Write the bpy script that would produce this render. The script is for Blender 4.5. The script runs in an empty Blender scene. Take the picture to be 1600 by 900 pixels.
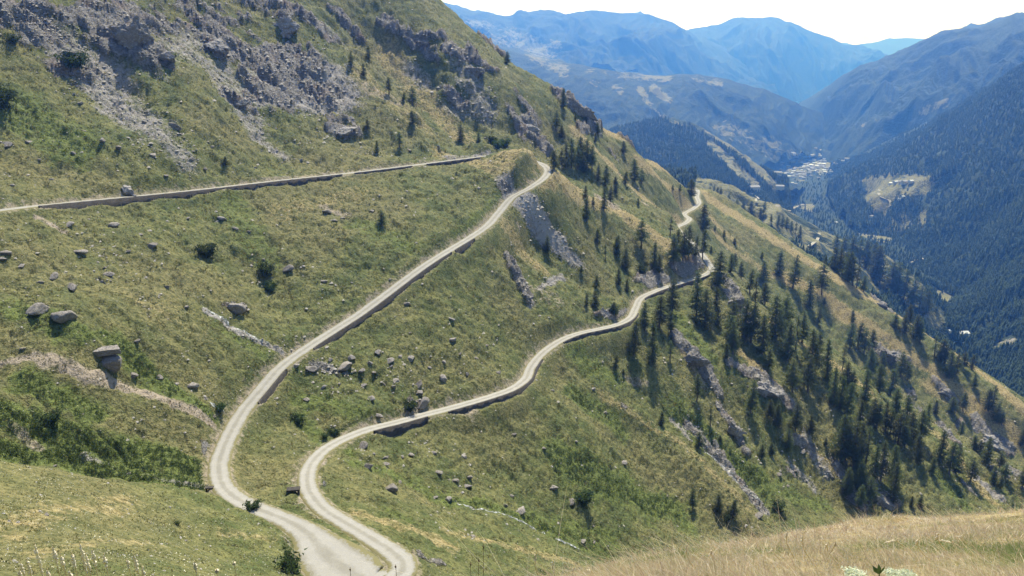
import bpy, bmesh, math, random
import numpy as np
from mathutils import Vector, Matrix
rng = np.random.default_rng(7)
random.seed(7)
R = math.radians
scn = bpy.context.scene
col = scn.collection

# ---------------------------------------------------------------- camera
F, PITCH = 1256.0, math.atan(350 / 1256.0)          # photo pixels (1600 wide); horizon 350 px above the centre
CP, SP = math.cos(PITCH), math.sin(PITCH)
cam_d = bpy.data.cameras.new('camera')
cam = bpy.data.objects.new('camera', cam_d); col.objects.link(cam)
cam_d.sensor_width = 36; cam_d.lens = 36 * F / 1600
cam_d.clip_start = 0.1; cam_d.clip_end = 90000
cam.rotation_euler = (math.pi / 2 - PITCH, 0, 0)
scn.camera = cam

# ---------------------------------------------------------------- light
SUN_EL, SUN_AZ = 55.0, 7.0                        # azimuth from +Y, negative = to the left
world = bpy.data.worlds.new('World'); scn.world = world; world.use_nodes = True
wn = world.node_tree
sky = wn.nodes.new('ShaderNodeTexSky'); sky.sky_type = 'NISHITA'; sky.sun_disc = False
sky.sun_elevation = R(SUN_EL); sky.sun_rotation = R(SUN_AZ); sky.altitude = 200; sky.dust_density = 0.7; sky.air_density = 1.0
bg = wn.nodes['Background']; bg.inputs[1].default_value = 0.10
wn.links.new(sky.outputs[0], bg.inputs[0])
sd = bpy.data.lights.new('sun', 'SUN'); sd.energy = 4.9; sd.angle = R(0.5); sd.color = (1, .975, .945)
sun = bpy.data.objects.new('sun', sd); col.objects.link(sun)
sdir = Vector((math.sin(R(SUN_AZ)) * math.cos(R(SUN_EL)), math.cos(R(SUN_AZ)) * math.cos(R(SUN_EL)), math.sin(R(SUN_EL))))
sun.rotation_euler = sdir.to_track_quat('Z', 'Y').to_euler()
scn.view_settings.view_transform = 'Standard'; scn.view_settings.look = 'None'
scn.view_settings.exposure = 0.86; scn.view_settings.gamma = 1
cy = scn.cycles
cy.use_denoising = True; cy.max_bounces = 5; cy.diffuse_bounces = 2; cy.glossy_bounces = 1; cy.transmission_bounces = 2
cy.transparent_max_bounces = 4; cy.volume_bounces = 0
try: cy.denoising_input_passes = 'RGB_ALBEDO_NORMAL'; cy.denoising_prefilter = 'ACCURATE'
except Exception: pass
cy.use_adaptive_sampling = False
HAZE_DENSITY, HAZE_COLOR, HAZE_ANISO = 0.00017, (0.075, 0.25, 1.0), 0.45

# ---------------------------------------------------------------- helpers
def tag(o, label=None, cat=None, group=None, kind=None):
    if label: o['label'] = label
    if cat: o['category'] = cat
    if group: o['group'] = group
    if kind: o['kind'] = kind
    return o
def mesh_np(name, V, Fa, mat=None, smooth=False, attrs=None):
    """V (n,3); Fa (m,k) int array, k = 3 or 4"""
    V = np.asarray(V, np.float32); Fa = np.asarray(Fa, np.int32)
    me = bpy.data.meshes.new(name)
    k = Fa.shape[1]
    me.vertices.add(len(V)); me.vertices.foreach_set('co', V.ravel())
    me.loops.add(Fa.size); me.loops.foreach_set('vertex_index', Fa.ravel())
    me.polygons.add(len(Fa)); me.polygons.foreach_set('loop_start', np.arange(0, Fa.size, k, dtype=np.int32))
    me.polygons.foreach_set('loop_total', np.full(len(Fa), k, np.int32))
    if smooth: me.polygons.foreach_set('use_smooth', np.ones(len(Fa), bool))
    me.update(calc_edges=True)
    for an, av in (attrs or {}).items():
        a = me.attributes.new(an, 'FLOAT', 'POINT'); a.data.foreach_set('value', np.asarray(av, np.float32).ravel())
    if mat: me.materials.append(mat)
    return me
def obj(name, me, parent=None, loc=None):
    o = bpy.data.objects.new(name, me); col.objects.link(o)
    if parent: o.parent = parent
    if loc is not None: o.location = loc
    return o
def empty(name, loc=(0, 0, 0)):
    o = bpy.data.objects.new(name, None); col.objects.link(o); o.location = loc; o.empty_display_size = .5
    return o
def copy_tree(o, parent=None):
    c = o.copy(); col.objects.link(c)
    if parent is not None: c.parent = parent
    for ch in [q for q in o.children]: copy_tree(ch, c)
    return c
_perm = np.random.default_rng(3).permutation(256).astype(np.int32)
_ang = np.random.default_rng(4).uniform(0, 2 * np.pi, 256); _gx, _gy = np.cos(_ang).astype(np.float32), np.sin(_ang).astype(np.float32)
def pn(x, y, seed=0):
    x = np.asarray(x, np.float64) + seed * 17.31; y = np.asarray(y, np.float64) - seed * 9.77
    xi = np.floor(x).astype(np.int64); yi = np.floor(y).astype(np.int64)
    xf = (x - xi).astype(np.float32); yf = (y - yi).astype(np.float32)
    fx = xf * xf * xf * (xf * (xf * 6 - 15) + 10); fy = yf * yf * yf * (yf * (yf * 6 - 15) + 10)
    def g(a, b):
        h = _perm[(_perm[(xi + a) & 255] + yi + b) & 255]
        return _gx[h] * (xf - a) + _gy[h] * (yf - b)
    n0 = g(0, 0); n1 = g(1, 0); n2 = g(0, 1); n3 = g(1, 1)
    a = n0 + fx * (n1 - n0); b = n2 + fx * (n3 - n2)
    return (a + fy * (b - a)) * 1.4
def fbm(x, y, o=4, seed=0, gain=.5, ridged=False):
    s = 0; a = 1; tot = 0
    for i in range(o):
        n = pn(x * 2 ** i, y * 2 ** i, seed + i)
        s = s + a * ((1 - 2 * np.abs(n)) if ridged else n); tot += a; a *= gain
    return s / tot
def worley(x, y, seed=0):
    """F1, F2-F1 and the cell's random value"""
    xi = np.floor(x).astype(np.int64); yi = np.floor(y).astype(np.int64)
    d1 = np.full(x.shape, 9., np.float32); d2 = d1.copy(); cid = np.zeros(x.shape, np.float32)
    for a in (-1, 0, 1):
        for b in (-1, 0, 1):
            h = _perm[(_perm[(xi + a + seed * 31) & 255] + yi + b) & 255]
            cx = xi + a + (_perm[(h + 11) & 255] / 256.); cy_ = yi + b + (_perm[(h + 57) & 255] / 256.)
            d = np.hypot(x - cx, y - cy_).astype(np.float32)
            m = d < d1
            d2 = np.where(m, d1, np.minimum(d2, d)); cid = np.where(m, _perm[(h + 99) & 255] / 256., cid); d1 = np.where(m, d, d1)
    return d1, d2 - d1, cid
def sstep(a, b, x):
    t = np.clip((x - a) / (b - a), 0, 1); return t * t * (3 - 2 * t)
def ut(px, py):
    """photo pixel -> (x/y, z/y) of its ray"""
    xc = (np.asarray(px, float) - 800) / F; yc = (450 - np.asarray(py, float)) / F
    Y = CP + yc * SP; return xc / Y, (-SP + yc * CP) / Y
def pix(x, y, z):
    """world -> photo pixel"""
    dpt = y * CP - z * SP; up = y * SP + z * CP
    return 800 + F * x / dpt, 450 - F * up / dpt

# ---------------------------------------------------------------- node helper
class NT:
    def __init__(s, name):
        s.m = bpy.data.materials.new(name); s.m.use_nodes = True; s.t = s.m.node_tree
        s.b = s.t.nodes['Principled BSDF']; s.out = s.t.nodes['Material Output']
        s.b.inputs['Specular IOR Level'].default_value = .15; s.b.inputs['Roughness'].default_value = .9
        s.geo = s.t.nodes.new('ShaderNodeNewGeometry'); s.P = s.geo.outputs['Position']
    def n(s, t, **k):
        q = s.t.nodes.new(t)
        for a, b in k.items(): setattr(q, a, b)
        return q
    def L(s, a, b): s.t.links.new(a, b)
    def inp(s, sock, v):
        if hasattr(v, 'links') or isinstance(v, bpy.types.NodeSocket): s.L(v, sock)
        else: sock.default_value = v
    def noise(s, scale, detail=3, rough=.6, vec=None, dist=0):
        q = s.n('ShaderNodeTexNoise'); q.inputs['Scale'].default_value = scale; q.inputs['Detail'].default_value = detail
        q.inputs['Roughness'].default_value = rough; q.inputs['Distortion'].default_value = dist
        s.L(vec or s.P, q.inputs['Vector']); return q.outputs['Fac']
    def voro(s, scale, feature='F1', out='Distance', vec=None, rnd=1):
        q = s.n('ShaderNodeTexVoronoi', feature=feature); q.inputs['Scale'].default_value = scale; q.inputs['Randomness'].default_value = rnd
        s.L(vec or s.P, q.inputs['Vector']); return q.outputs[out]
    def ramp(s, v, *stops):
        q = s.n('ShaderNodeValToRGB'); e = q.color_ramp.elements
        while len(e) < len(stops): e.new(.5)
        for el, (p, c) in zip(e, stops):
            el.position = p; el.color = (c, c, c, 1) if isinstance(c, (int, float)) else (*c, 1)
        s.L(v, q.inputs[0]); return q.outputs[0]
    def mix(s, f, a, b, mode='MIX'):
        q = s.n('ShaderNodeMix', data_type='RGBA', blend_type=mode)
        s.inp(q.inputs[0], f)
        for i, v in ((6, a), (7, b)):
            if isinstance(v, tuple): q.inputs[i].default_value = (*v, 1)
            else: s.L(v, q.inputs[i])
        return q.outputs[2]
    def math(s, op, a, b=0., c=0.):
        q = s.n('ShaderNodeMath', operation=op)
        for i, v in enumerate((a, b, c)): s.inp(q.inputs[i], v)
        return q.outputs[0]
    def attr(s, name): return s.n('ShaderNodeAttribute', attribute_name=name).outputs['Fac']
    def vscale(s, v):
        q = s.n('ShaderNodeVectorMath', operation='MULTIPLY'); s.L(s.P, q.inputs[0]); q.inputs[1].default_value = v; return q.outputs[0]
    def bump(s, h, strength=.6, dist=.3, normal=None):
        q = s.n('ShaderNodeBump'); q.inputs['Strength'].default_value = strength; q.inputs['Distance'].default_value = dist
        s.L(h, q.inputs['Height'])
        if normal: s.L(normal, q.inputs['Normal'])
        return q.outputs[0]
    def done(s, colr, normal=None):
        if isinstance(colr, tuple): s.b.inputs['Base Color'].default_value = (*colr, 1)
        else: s.L(colr, s.b.inputs['Base Color'])
        if normal: s.L(normal, s.b.inputs['Normal'])
        return s.m

def grass_ground(name, rock=True):
    s = NT(name)
    big, mid, fine, tuft = s.noise(.022, 4), s.noise(.16, 4), s.noise(.9, 3, .7), s.noise(3.2, 2, .7)
    g = s.mix(s.ramp(mid, (.40, 0.), (.60, 1.)), (.078, .100, .031), (.166, .166, .060))
    g = s.mix(s.ramp(big, (.45, 0.), (.62, .55)), g, (.215, .178, .085))
    g = s.mix(s.ramp(fine, (.42, .65), (.58, 0.)), g, (.052, .064, .022))
    g = s.mix(s.ramp(tuft, (.55, 0.), (.70, .45)), g, (.25, .21, .10))
    dry = s.attr('dry'); lush = s.attr('lush'); rk = s.attr('rock'); soil = s.attr('soil')
    dryc = s.mix(s.ramp(fine, (.4, 0.), (.62, 1.)), (.205, .155, .070), (.33, .27, .135))
    lushc = s.mix(s.ramp(fine, (.4, 0.), (.6, 1.)), (.070, .092, .024), (.130, .155, .042))
    wob = s.math('MULTIPLY', s.math('SUBTRACT', s.noise(.45, 4, .7), .5), 1.3)
    def thr(a): return s.ramp(s.math('ADD', a, s.math('MULTIPLY', wob, s.ramp(a, (.0, 0.), (.12, 1.)))), (.28, 0.), (.62, 1.))
    g = s.mix(thr(dry), g, dryc); g = s.mix(thr(lush), g, lushc)
    soilc = s.mix(fine, (.22, .17, .12), (.36, .31, .25))
    g = s.mix(thr(soil), g, soilc)
    # rock: blocks, bedding streaks, lichen and pale faces
    rv = s.vscale((1, 1, 2.4))
    cell = s.ramp(s.voro(.55, out='Color', vec=rv), (.2, .25), (.8, .75)); rb = s.ramp(s.voro(.55, 'DISTANCE_TO_EDGE', vec=rv), (.0, 1.), (.08, 0.))
    rc = s.mix(s.noise(.28, 5, .7), (.15, .138, .126), (.39, .37, .345))
    rc = s.mix(.35, rc, cell, 'OVERLAY')
    rc = s.mix(s.ramp(s.noise(.8, 4, .75), (.5, 0.), (.7, .7)), rc, (.42, .385, .35))
    rc = s.mix(s.ramp(s.noise(.11, 3), (.52, 0.), (.66, .6)), rc, (.24, .175, .14))
    rc = s.mix(s.math('MULTIPLY', rb, .55), rc, (.05, .045, .05))
    scree = s.mix(s.voro(1.6, out='Color'), (.15, .135, .125), (.40, .375, .35))
    scree = s.mix(s.ramp(s.attr('scree'), (.70, 0.), (.88, .75)), scree, s.mix(s.noise(.7, 4, .75), (.24, .23, .225), (.50, .485, .465))); scree = s.mix(.45, scree, s.mix(s.noise(.5, 4, .7), (.13, .115, .10), (.34, .315, .295)))
    g = s.mix(thr(s.attr('scree')), g, scree)
    rr = thr(rk)
    g = s.mix(rr, g, rc)
    # little pale stones lying in the grass
    sp = s.voro(1.1); keep = s.ramp(s.noise(.12, 2), (.5, 0.), (.66, 1.))
    st = s.math('MULTIPLY', s.ramp(sp, (.10, 1.), (.14, 0.)), keep)
    g = s.mix(s.math('MULTIPLY', st, .8), g, (.38, .35, .32))
    b1 = s.bump(fine, 1., .8); b2 = s.bump(tuft, .9, .28, b1)
    rh = s.math('MULTIPLY', s.math('ADD', s.noise(.9, 5, .75, rv), s.math('MULTIPLY', rb, -.25)), rr)
    b3 = s.bump(rh, 1., 1.1, b2)
    return s.done(g, b3)
M_GROUND = grass_ground('alpine_turf')

def rock_mat(name, a, b, c, sc=1.):
    s = NT(name)
    oi = s.n('ShaderNodeObjectInfo')
    r1 = s.noise(.7 * sc, 5, .75); r2 = s.noise(3 * sc, 4, .7)
    k = s.mix(r1, a, b); k = s.mix(s.ramp(r2, (.5, 0.), (.68, .7)), k, c)
    k = s.mix(s.ramp(s.noise(1.7 * sc, 4, .8), (.57, 0.), (.66, .55)), k, (.20, .19, .10))
    h = s.n('ShaderNodeHueSaturation'); s.L(k, h.inputs['Color'])
    s.L(s.math('MULTIPLY_ADD', oi.outputs['Random'], .45, .8), h.inputs['Value'])
    cr = s.voro(.8 * sc, 'DISTANCE_TO_EDGE', vec=s.vscale((1, 1, 2.2)))
    hh = s.math('ADD', s.math('MULTIPLY', r2, .5), s.ramp(cr, (0, 0.), (.06, .5)))
    return s.done(h.outputs[0], s.bump(hh, .9, .25))
M_BOULDER = rock_mat('boulder_stone', (.115, .10, .092), (.27, .245, .225), (.40, .37, .34))
M_CRAG = rock_mat('crag_stone', (.10, .092, .09), (.29, .27, .26), (.43, .41, .39), .6)
M_STONES = rock_mat('loose_stones', (.22, .205, .185), (.38, .355, .325), (.48, .455, .42))
# ---------------------------------------------------------------- the near terrain: fitted to points (photo px, py, metres ahead)
def pts(s): return np.array([[float(q) for q in p.split(',')] for p in s.split()])
UPPER = pts('-420,402,160 -260,374,174 -120,350,190 0,328,209 140,314,236 300,298,268 430,283,298 560,269,332 680,254,368 760,244,395 790,240,405')
LINK = pts('790,240,405 815,243,409 835,252,401')
MIDDLE = pts('835,252,401 849,257,394 856,266,385 848,280,370 826,293,357 800,309,349 780,332,334 762,352,318 740,368,306 700,392,288 660,417,272 610,455,254 560,492,238 520,518,227 480,543,216 440,572,205 410,606,194 380,645,183 361,675,173 350,700,166 343,727,159 344,748,152 355,768,146 380,785,140 415,799,135 450,812,131 480,831,127 503,856,122 525,880,118.5 552,902,115 585,914,113 612,908,114')
LOWER = pts('612,908,114 629,893,117 628,874,120 606,855,124 570,836,130 535,815,136 505,794,142 485,770,150 480,750,156 485,728,165 505,704,175 535,687,184 575,671,193 620,660,201 660,650,209 710,636,218 760,622,229 800,608,240 822,592,251 829,575,261 845,555,273 870,535,284 900,521,294 935,515,305 965,507,316 985,497,330 993,482,345 1001,466,359 1020,456,370 1050,446,388 1080,437,403 1105,428,416 1112,421,423 1108,413,430')
LINKB = pts('1108,413,430 1098,398,445 1080,378,485 1062,362,525')
FAR = pts('1062,362,525 1057,356,540 1072,348,560 1077,342,578 1069,335,598 1085,325,630 1092,317,655 1089,308,688 1090,298,720 1084,293,745')
CTRL = pts('''
0,0,308 300,0,395 560,0,480 690,0,545 0,-250,440 300,-250,560 560,-200,660 640,-70,640 790,91,520 745,50,530 870,136,532 920,180,548 970,213,582 1030,256,640 1100,294,748
1200,352,717 1300,420,683 1400,489,652 1500,556,630 1600,622,597 1750,720,560
0,450,178 0,560,156 0,640,142 0,715,131 150,740,140 400,450,233 300,400,229 300,500,199 150,420,202 150,520,171 200,600,168 340,640,176 100,566,160 250,622,168
600,645,198 430,680,178 420,740,160 850,400,338 950,400,380 1000,350,430 950,300,440 1000,300,510 1050,335,510 1000,255,570 900,220,478 850,200,460
1200,400,655 1300,480,622 1400,560,588 1500,640,560 1600,700,541 1150,480,385 1200,530,370 900,660,243 1000,600,296 1100,600,314 1200,610,332 1300,630,348 1400,690,342 1500,750,335 1000,750,247 1100,750,263 1200,750,281 1300,720,315 1400,720,330 1600,760,347 1600,790,336 1400,790,306 1300,790,294 1150,836,246 1050,860,217
558,713,175 620,766,168 700,787,176 780,803,182 850,832,190 900,850,195 945,866,200
700,820,158 760,850,152 640,830,139 690,885,128 850,880,160
0,728,103 150,748,113 300,768,134 0,800,85 0,880,70 200,800,105 250,850,92 400,830,120 380,880,108 450,880,112
''')
NEAR = [  # (photo px, metres ahead, slope z/y): the meadow we stand on and its drop
 (0,3.2,-.78),(0,8,-.75),(0,22,-.74),(0,45,-.715),(300,3.2,-.79),(300,8,-.76),(300,22,-.76),(300,45,-.74),(300,70,-.72),
 (600,3.2,-.82),(600,8,-.775),(600,15,-.77),(600,30,-.79),(600,60,-.79),(600,90,-.75),
 (800,3.5,-.82),(800,8,-.755),(800,14,-.735),(800,30,-.78),(800,60,-.81),(800,110,-.76),
 (1000,3.5,-.81),(1000,8,-.715),(1000,16,-.681),(1000,22,-.684),(1000,40,-.76),(1000,80,-.81),(1000,140,-.78),(1000,180,-.72),
 (1200,3.5,-.80),(1200,8,-.70),(1200,16,-.652),(1200,24,-.643),(1200,34,-.660),(1200,60,-.76),(1200,110,-.84),(1200,160,-.78),(1200,215,-.69),
 (1400,3.5,-.80),(1400,8,-.69),(1400,16,-.640),(1400,27,-.616),(1400,38,-.634),(1400,60,-.73),(1400,110,-.84),(1400,180,-.78),(1400,255,-.67),
 (1600,3.5,-.79),(1600,8,-.67),(1600,16,-.624),(1600,28,-.604),(1600,40,-.617),(1600,65,-.71),(1600,120,-.85),(1600,200,-.77),(1600,280,-.66),
 (-350,3.2,-.74),(-350,20,-.66),(-350,60,-.56),(-350,110,-.42),(-350,150,-.29),(-350,200,-.16),(-350,300,.1),
 (1950,3.5,-.75),(1950,16,-.58),(1950,30,-.55),(1950,60,-.66),(1950,120,-.82),(1950,250,-.74),(1950,340,-.66),(1950,540,-.60),
 (690,760,-.06),(790,720,-.08),(870,740,-.14),(970,800,-.2),(1100,940,-.25),(1300,850,-.36),(1500,780,-.46),(1600,740,-.52),(1950,750,-.68),
 (0,720,.33),(300,820,.28),(560,900,.2),(690,1100,-.05),(790,1100,-.2),(1000,1200,-.34),(1300,1200,-.46),(1700,1200,-.58),(0,1300,.1),(300,1300,.05)]
nu_, nt_ = ut([p[0] for p in NEAR], np.full(len(NEAR), 700.))
C = np.vstack([UPPER[2:], MIDDLE[1:], LOWER[1:], FAR, LINK[1:2], LINKB[1:3], CTRL])
cu, ct = ut(C[:, 0], C[:, 1])
cu = np.r_[cu, nu_]; cv = np.r_[np.log(C[:, 2]), np.log([p[1] for p in NEAR])]; ct = np.r_[ct, [p[2] for p in NEAR]]
SKY = pts('690,0,545 745,50,530 790,91,520 870,136,532 920,180,548 970,213,582 1030,256,640 1100,294,748 1200,352,717 1300,420,683 1400,489,652 1500,556,630 1600,622,597')
_su, _st = ut(SKY[:, 0], SKY[:, 1])
for f_, dt_ in ((.94, -.014), (1.07, -.016), (1.2, -.06)):
    cu = np.r_[cu, _su]; cv = np.r_[cv, np.log(SKY[:, 2] * f_)]; ct = np.r_[ct, _st + dt_ - (.006 if f_ < 1 else 0)]
KU = 2.0
def _phi(r2): return .5 * r2 * np.log(r2 + 1e-9)
def _fit():
    n = len(cu); X = np.c_[cu * KU, cv]
    A = _phi(((X[:, None] - X[None]) ** 2).sum(-1)) + np.eye(n) * 2e-4
    Pm = np.c_[np.ones(n), X]; M = np.zeros((n + 3, n + 3)); M[:n, :n] = A; M[:n, n:] = Pm; M[n:, :n] = Pm.T
    w = np.linalg.solve(M, np.r_[ct, 0, 0, 0]); return X, w
_X, _w = _fit()
def base_t(u, v):
    q = np.c_[u * KU, v]; out = np.empty(len(q))
    for i in range(0, len(q), 20000):
        b = q[i:i + 20000]
        out[i:i + 20000] = _phi(((b[:, None] - _X[None]) ** 2).sum(-1)) @ _w[:-3] + _w[-3] + b @ _w[-2:]
    return out
U = np.linspace(-1.0, 1.02, 1420)
D = np.exp(np.r_[np.arange(math.log(2.2), math.log(60), .018), np.arange(math.log(60), math.log(880), .0027), np.arange(math.log(880), math.log(1300), .012)])
NU, NV = len(U), len(D); LV = np.log(D)
us, vs = np.linspace(U[0], U[-1], 260), np.linspace(LV[0], LV[-1], 330)
# far of the near meadow the surface is fitted in metres (even slopes); close by, in angles (exact lines of sight)
_m = np.exp(cv) > 40
_Xz = np.c_[cu * np.exp(cv), np.exp(cv)][_m] / 100; _z = (ct * np.exp(cv))[_m]
def _fitz():
    n = len(_Xz); A = _phi(((_Xz[:, None] - _Xz[None]) ** 2).sum(-1)) + np.eye(n) * 4e-4
    Pm = np.c_[np.ones(n), _Xz]; M = np.zeros((n + 3, n + 3)); M[:n, :n] = A; M[:n, n:] = Pm; M[n:, :n] = Pm.T
    return np.linalg.solve(M, np.r_[_z, 0, 0, 0])
_wz = _fitz()
def base_z(x, y):
    q = np.c_[x, y] / 100; out = np.empty(len(q))
    for i in range(0, len(q), 20000):
        b = q[i:i + 20000]
        out[i:i + 20000] = _phi(((b[:, None] - _Xz[None]) ** 2).sum(-1)) @ _wz[:-3] + _wz[-3] + b @ _wz[-2:]
    return out
tb = base_t(np.repeat(us, len(vs)), np.tile(vs, len(us))).reshape(len(us), len(vs))
_uu, _vv = np.meshgrid(us, vs, indexing='ij'); _dd = np.exp(_vv)
_tz = (base_z((_uu * _dd).ravel(), _dd.ravel()) / _dd.ravel()).reshape(tb.shape)
_k = sstep(62, 110, _dd); tb = tb * (1 - _k) + _tz * _k
def bil(g, a, b):
    i = np.clip(a.astype(int), 0, g.shape[0] - 2); j = np.clip(b.astype(int), 0, g.shape[1] - 2); fa, fb = a - i, b - j
    return (g[i, j] * (1 - fa) + g[i + 1, j] * fa) * (1 - fb) + (g[i, j + 1] * (1 - fa) + g[i + 1, j + 1] * fa) * fb
GU, GV = np.meshgrid((U - us[0]) / (us[1] - us[0]), (LV - vs[0]) / (vs[1] - vs[0]), indexing='ij')
# smooth (cubic-ish): two bilinear taps average
T = .25 * (bil(tb, GU + .35, GV + .35) + bil(tb, GU - .35, GV + .35) + bil(tb, GU + .35, GV - .35) + bil(tb, GU - .35, GV - .35))
DD = np.broadcast_to(D, (NU, NV)); XX = U[:, None] * DD; YY = DD.copy(); ZZ = T * DD
PX, PY = pix(XX, YY, ZZ)
# ---- soft strokes in the ground plane: masks and relief
def iu(u): return (u - U[0]) / (U[1] - U[0])
def iv(v): return np.interp(v, LV, np.arange(NV))
def hit(px, py, dmin=62):
    """first ground point on the ray of a photo pixel, beyond dmin"""
    u, t = ut(px, py); i = int(np.clip(round(float(iu(u))), 0, NU - 1)); j0 = int(np.searchsorted(D, dmin))
    prof = ZZ[i, j0:] / D[j0:]
    k = np.nonzero(prof >= t)[0]
    if len(k) and k[0] > 0:
        k = k[0]; a = (t - prof[k - 1]) / (prof[k] - prof[k - 1] + 1e-12); d = math.exp(LV[j0 + k - 1] * (1 - a) + LV[j0 + k] * a)
    elif len(k): d = D[j0]
    else:
        lim = (D[j0:] > 60) & (D[j0:] < 900); d = D[j0 + np.argmax(np.where(lim, prof, -9))]
    return float(u * d), float(d), ground(float(u * d), float(d))
def ground(x, y):
    return float(bil(ZZ, np.array([iu(x / y)]), np.array([iv(math.log(y))]))[0])
warpx = fbm(XX / 9, YY / 9, 3, 41); warpy = fbm(XX / 9, YY / 9, 3, 47)
def stroke(line, rad, val=1., soft=.7, warp=.45, field=None, mode='max', dmin=62, rel=False):
    """polyline of photo px; rad in photo px. Returned as a field over the ground, its size in metres at that distance"""
    if field is None: field = np.zeros((NU, NV), np.float32)
    P = [hit(a, b, dmin) for a, b in line]
    if len(P) == 1: P = [P[0], (P[0][0] + .1, P[0][1] + .1, P[0][2])]
    for (x0, y0, z0), (x1, y1, z1) in zip(P[:-1], P[1:]):
        r = rad * .5 * (y0 + y1) / F; m = r * 2.6; vv = val * r * .065 if rel else val
        ulo = min((x0 - m) / (y0 - m), (x1 - m) / (y1 - m), (x0 - m) / (y0 + m), (x1 - m) / (y1 + m)); uhi = max((x0 + m) / (y0 - m), (x1 + m) / (y1 - m), (x0 + m) / (y0 + m), (x1 + m) / (y1 + m))
        i0, i1 = max(0, int(iu(ulo))), min(NU, int(iu(uhi)) + 2)
        s0, s1 = min(y0, y1) - m * 1.6, max(y0, y1) + m * 1.6
        j0, j1 = int(np.searchsorted(D, max(s0, 2))), int(np.searchsorted(D, s1))
        if i1 <= i0 or j1 <= j0: continue
        sl = (slice(i0, i1), slice(j0, j1))
        X, Y, Z = XX[sl] + warpx[sl] * r * warp * 2, YY[sl] + warpy[sl] * r * warp * 2, Z0[sl]
        e = np.array([x1 - x0, y1 - y0, z1 - z0]); L2 = (e ** 2).sum()
        k = np.clip(((X - x0) * e[0] + (Y - y0) * e[1] + (Z - z0) * e[2]) / L2, 0, 1)
        dd = np.sqrt((X - x0 - k * e[0]) ** 2 + ((Y - y0 - k * e[1]) * .8) ** 2 + (Z - z0 - k * e[2]) ** 2) / r
        f = vv * (1 - sstep(1 - soft, 1 + soft, dd))
        field[sl] = np.maximum(field[sl], f) if mode == 'max' else field[sl] + f
    return field
Z0 = ZZ.copy()
def strokes(s, field=None, **k):
    """'rad val px,py px,py ; ...'"""
    if field is None: field = np.zeros((NU, NV), np.float32)
    for q in s.split(';'):
        w = q.split()
        if not w: continue
        if k.get('rel'):
            t_ = np.zeros_like(field); sg = math.copysign(1, float(w[1]))
            stroke([tuple(float(c) for c in p.split(',')) for p in w[2:]], float(w[0]) * k['scale'], abs(float(w[1])), field=t_, soft=k['soft'], warp=k['warp'], rel=True); field += sg * t_; continue
        stroke([tuple(float(c) for c in p.split(',')) for p in w[2:]], float(w[0]) * k.get('scale', 1), float(w[1]), field=field, **{a: b for a, b in k.items() if a != 'scale'})
    return field
ROCK = strokes('''34 .9 30,15 60,45 ; 46 .9 170,40 220,30 ; 38 .95 190,70 235,95 ; 26 .8 95,85 120,100 ; 34 .9 330,45 360,80 ; 30 .7 90,20 130,30 ; 20 .8 205,90 225,105
 ; 22 .9 335,70 338,72 ; 50 .5 290,20 350,30 ; 20 .65 400,5 450,40 ; 15 .75 440,20 520,75 ; 13 .6 530,10 560,45 ; 11 .62 600,28 650,70 680,95 ; 11 .6 640,60 690,75 ; 12 .9 700,92 770,122 ; 9 .9 755,55 785,78 ; 12 .7 690,125 720,150
 ; 34 .9 420,95 470,115 ; 26 .85 425,140 505,150 ; 26 .85 395,85 430,120 ; 30 .85 440,95 480,110 ; 26 .75 400,130 440,160 ; 16 .9 360,153 388,160 ; 10 .8 520,185 545,190 ; 14 .9 525,203 550,206
 ; 13 .7 800,175 820,205 ; 20 .75 825,190 855,220 ; 12 .7 810,160 835,180 ; 18 1 875,150 905,172 930,195 ; 10 1 905,200 935,205 ; 8 .8 970,215 985,230 ; 8 .7 955,235 962,245
 ; 12 .8 785,290 800,300 ; 11 .75 790,400 815,440 830,465 ; 9 .9 930,485 955,490 ; 10 .9 985,485 972,498 ; 15 .9 1005,440 1035,432 ; 13 .95 1060,425 1078,418 ; 10 .8 1093,410 1085,416
 ; 15 .95 1136,440 1152,468 1165,492 ; 14 1 1058,535 1085,565 ; 14 1 1085,560 1110,590 ; 14 .9 1105,580 1118,605 ; 12 1 1140,575 1170,590 ; 13 1 1170,585 1205,610 1232,640 ; 11 .9 1128,630 1150,665 1168,705 ; 9 .85 1075,660 1120,700 ; 9 .9 1120,690 1150,735 1190,785
 ; 9 .9 1462,595 1490,625 ; 11 .8 1400,555 1420,565 ; 14 .9 1368,545 1395,560 ; 16 1 1530,665 1570,700 ; 12 .9 1470,665 1490,685 ; 13 .9 1372,468 1385,480 ; 13 1 1370,775 1400,785 ; 15 .9 1330,765 1345,790 ; 10 .8 1500,660 1530,700 ; 11 .8 1565,720 1590,740 ; 10 .7 1495,745 1520,765 ; 12 .6 1555,735 1600,750
 ; 9 .8 1240,690 1270,700 ; 8 .7 1218,730 1240,735 ; 12 .6 1420,610 1435,640 ; 8 .8 975,640 ; 16 .5 1310,730 1325,770
 ; 9 .6 640,628 690,645 ; 10 .6 490,570 540,580 ; 8 .7 350,478 380,480 ; 8 .65 325,690 335,730 ; 9 .6 505,745 500,765 ; 10 .6 640,870 690,880 ; 9 .55 400,630 380,670 ; 8 .7 360,650 350,660 ; 8 .6 450,850 480,885''')
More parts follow.
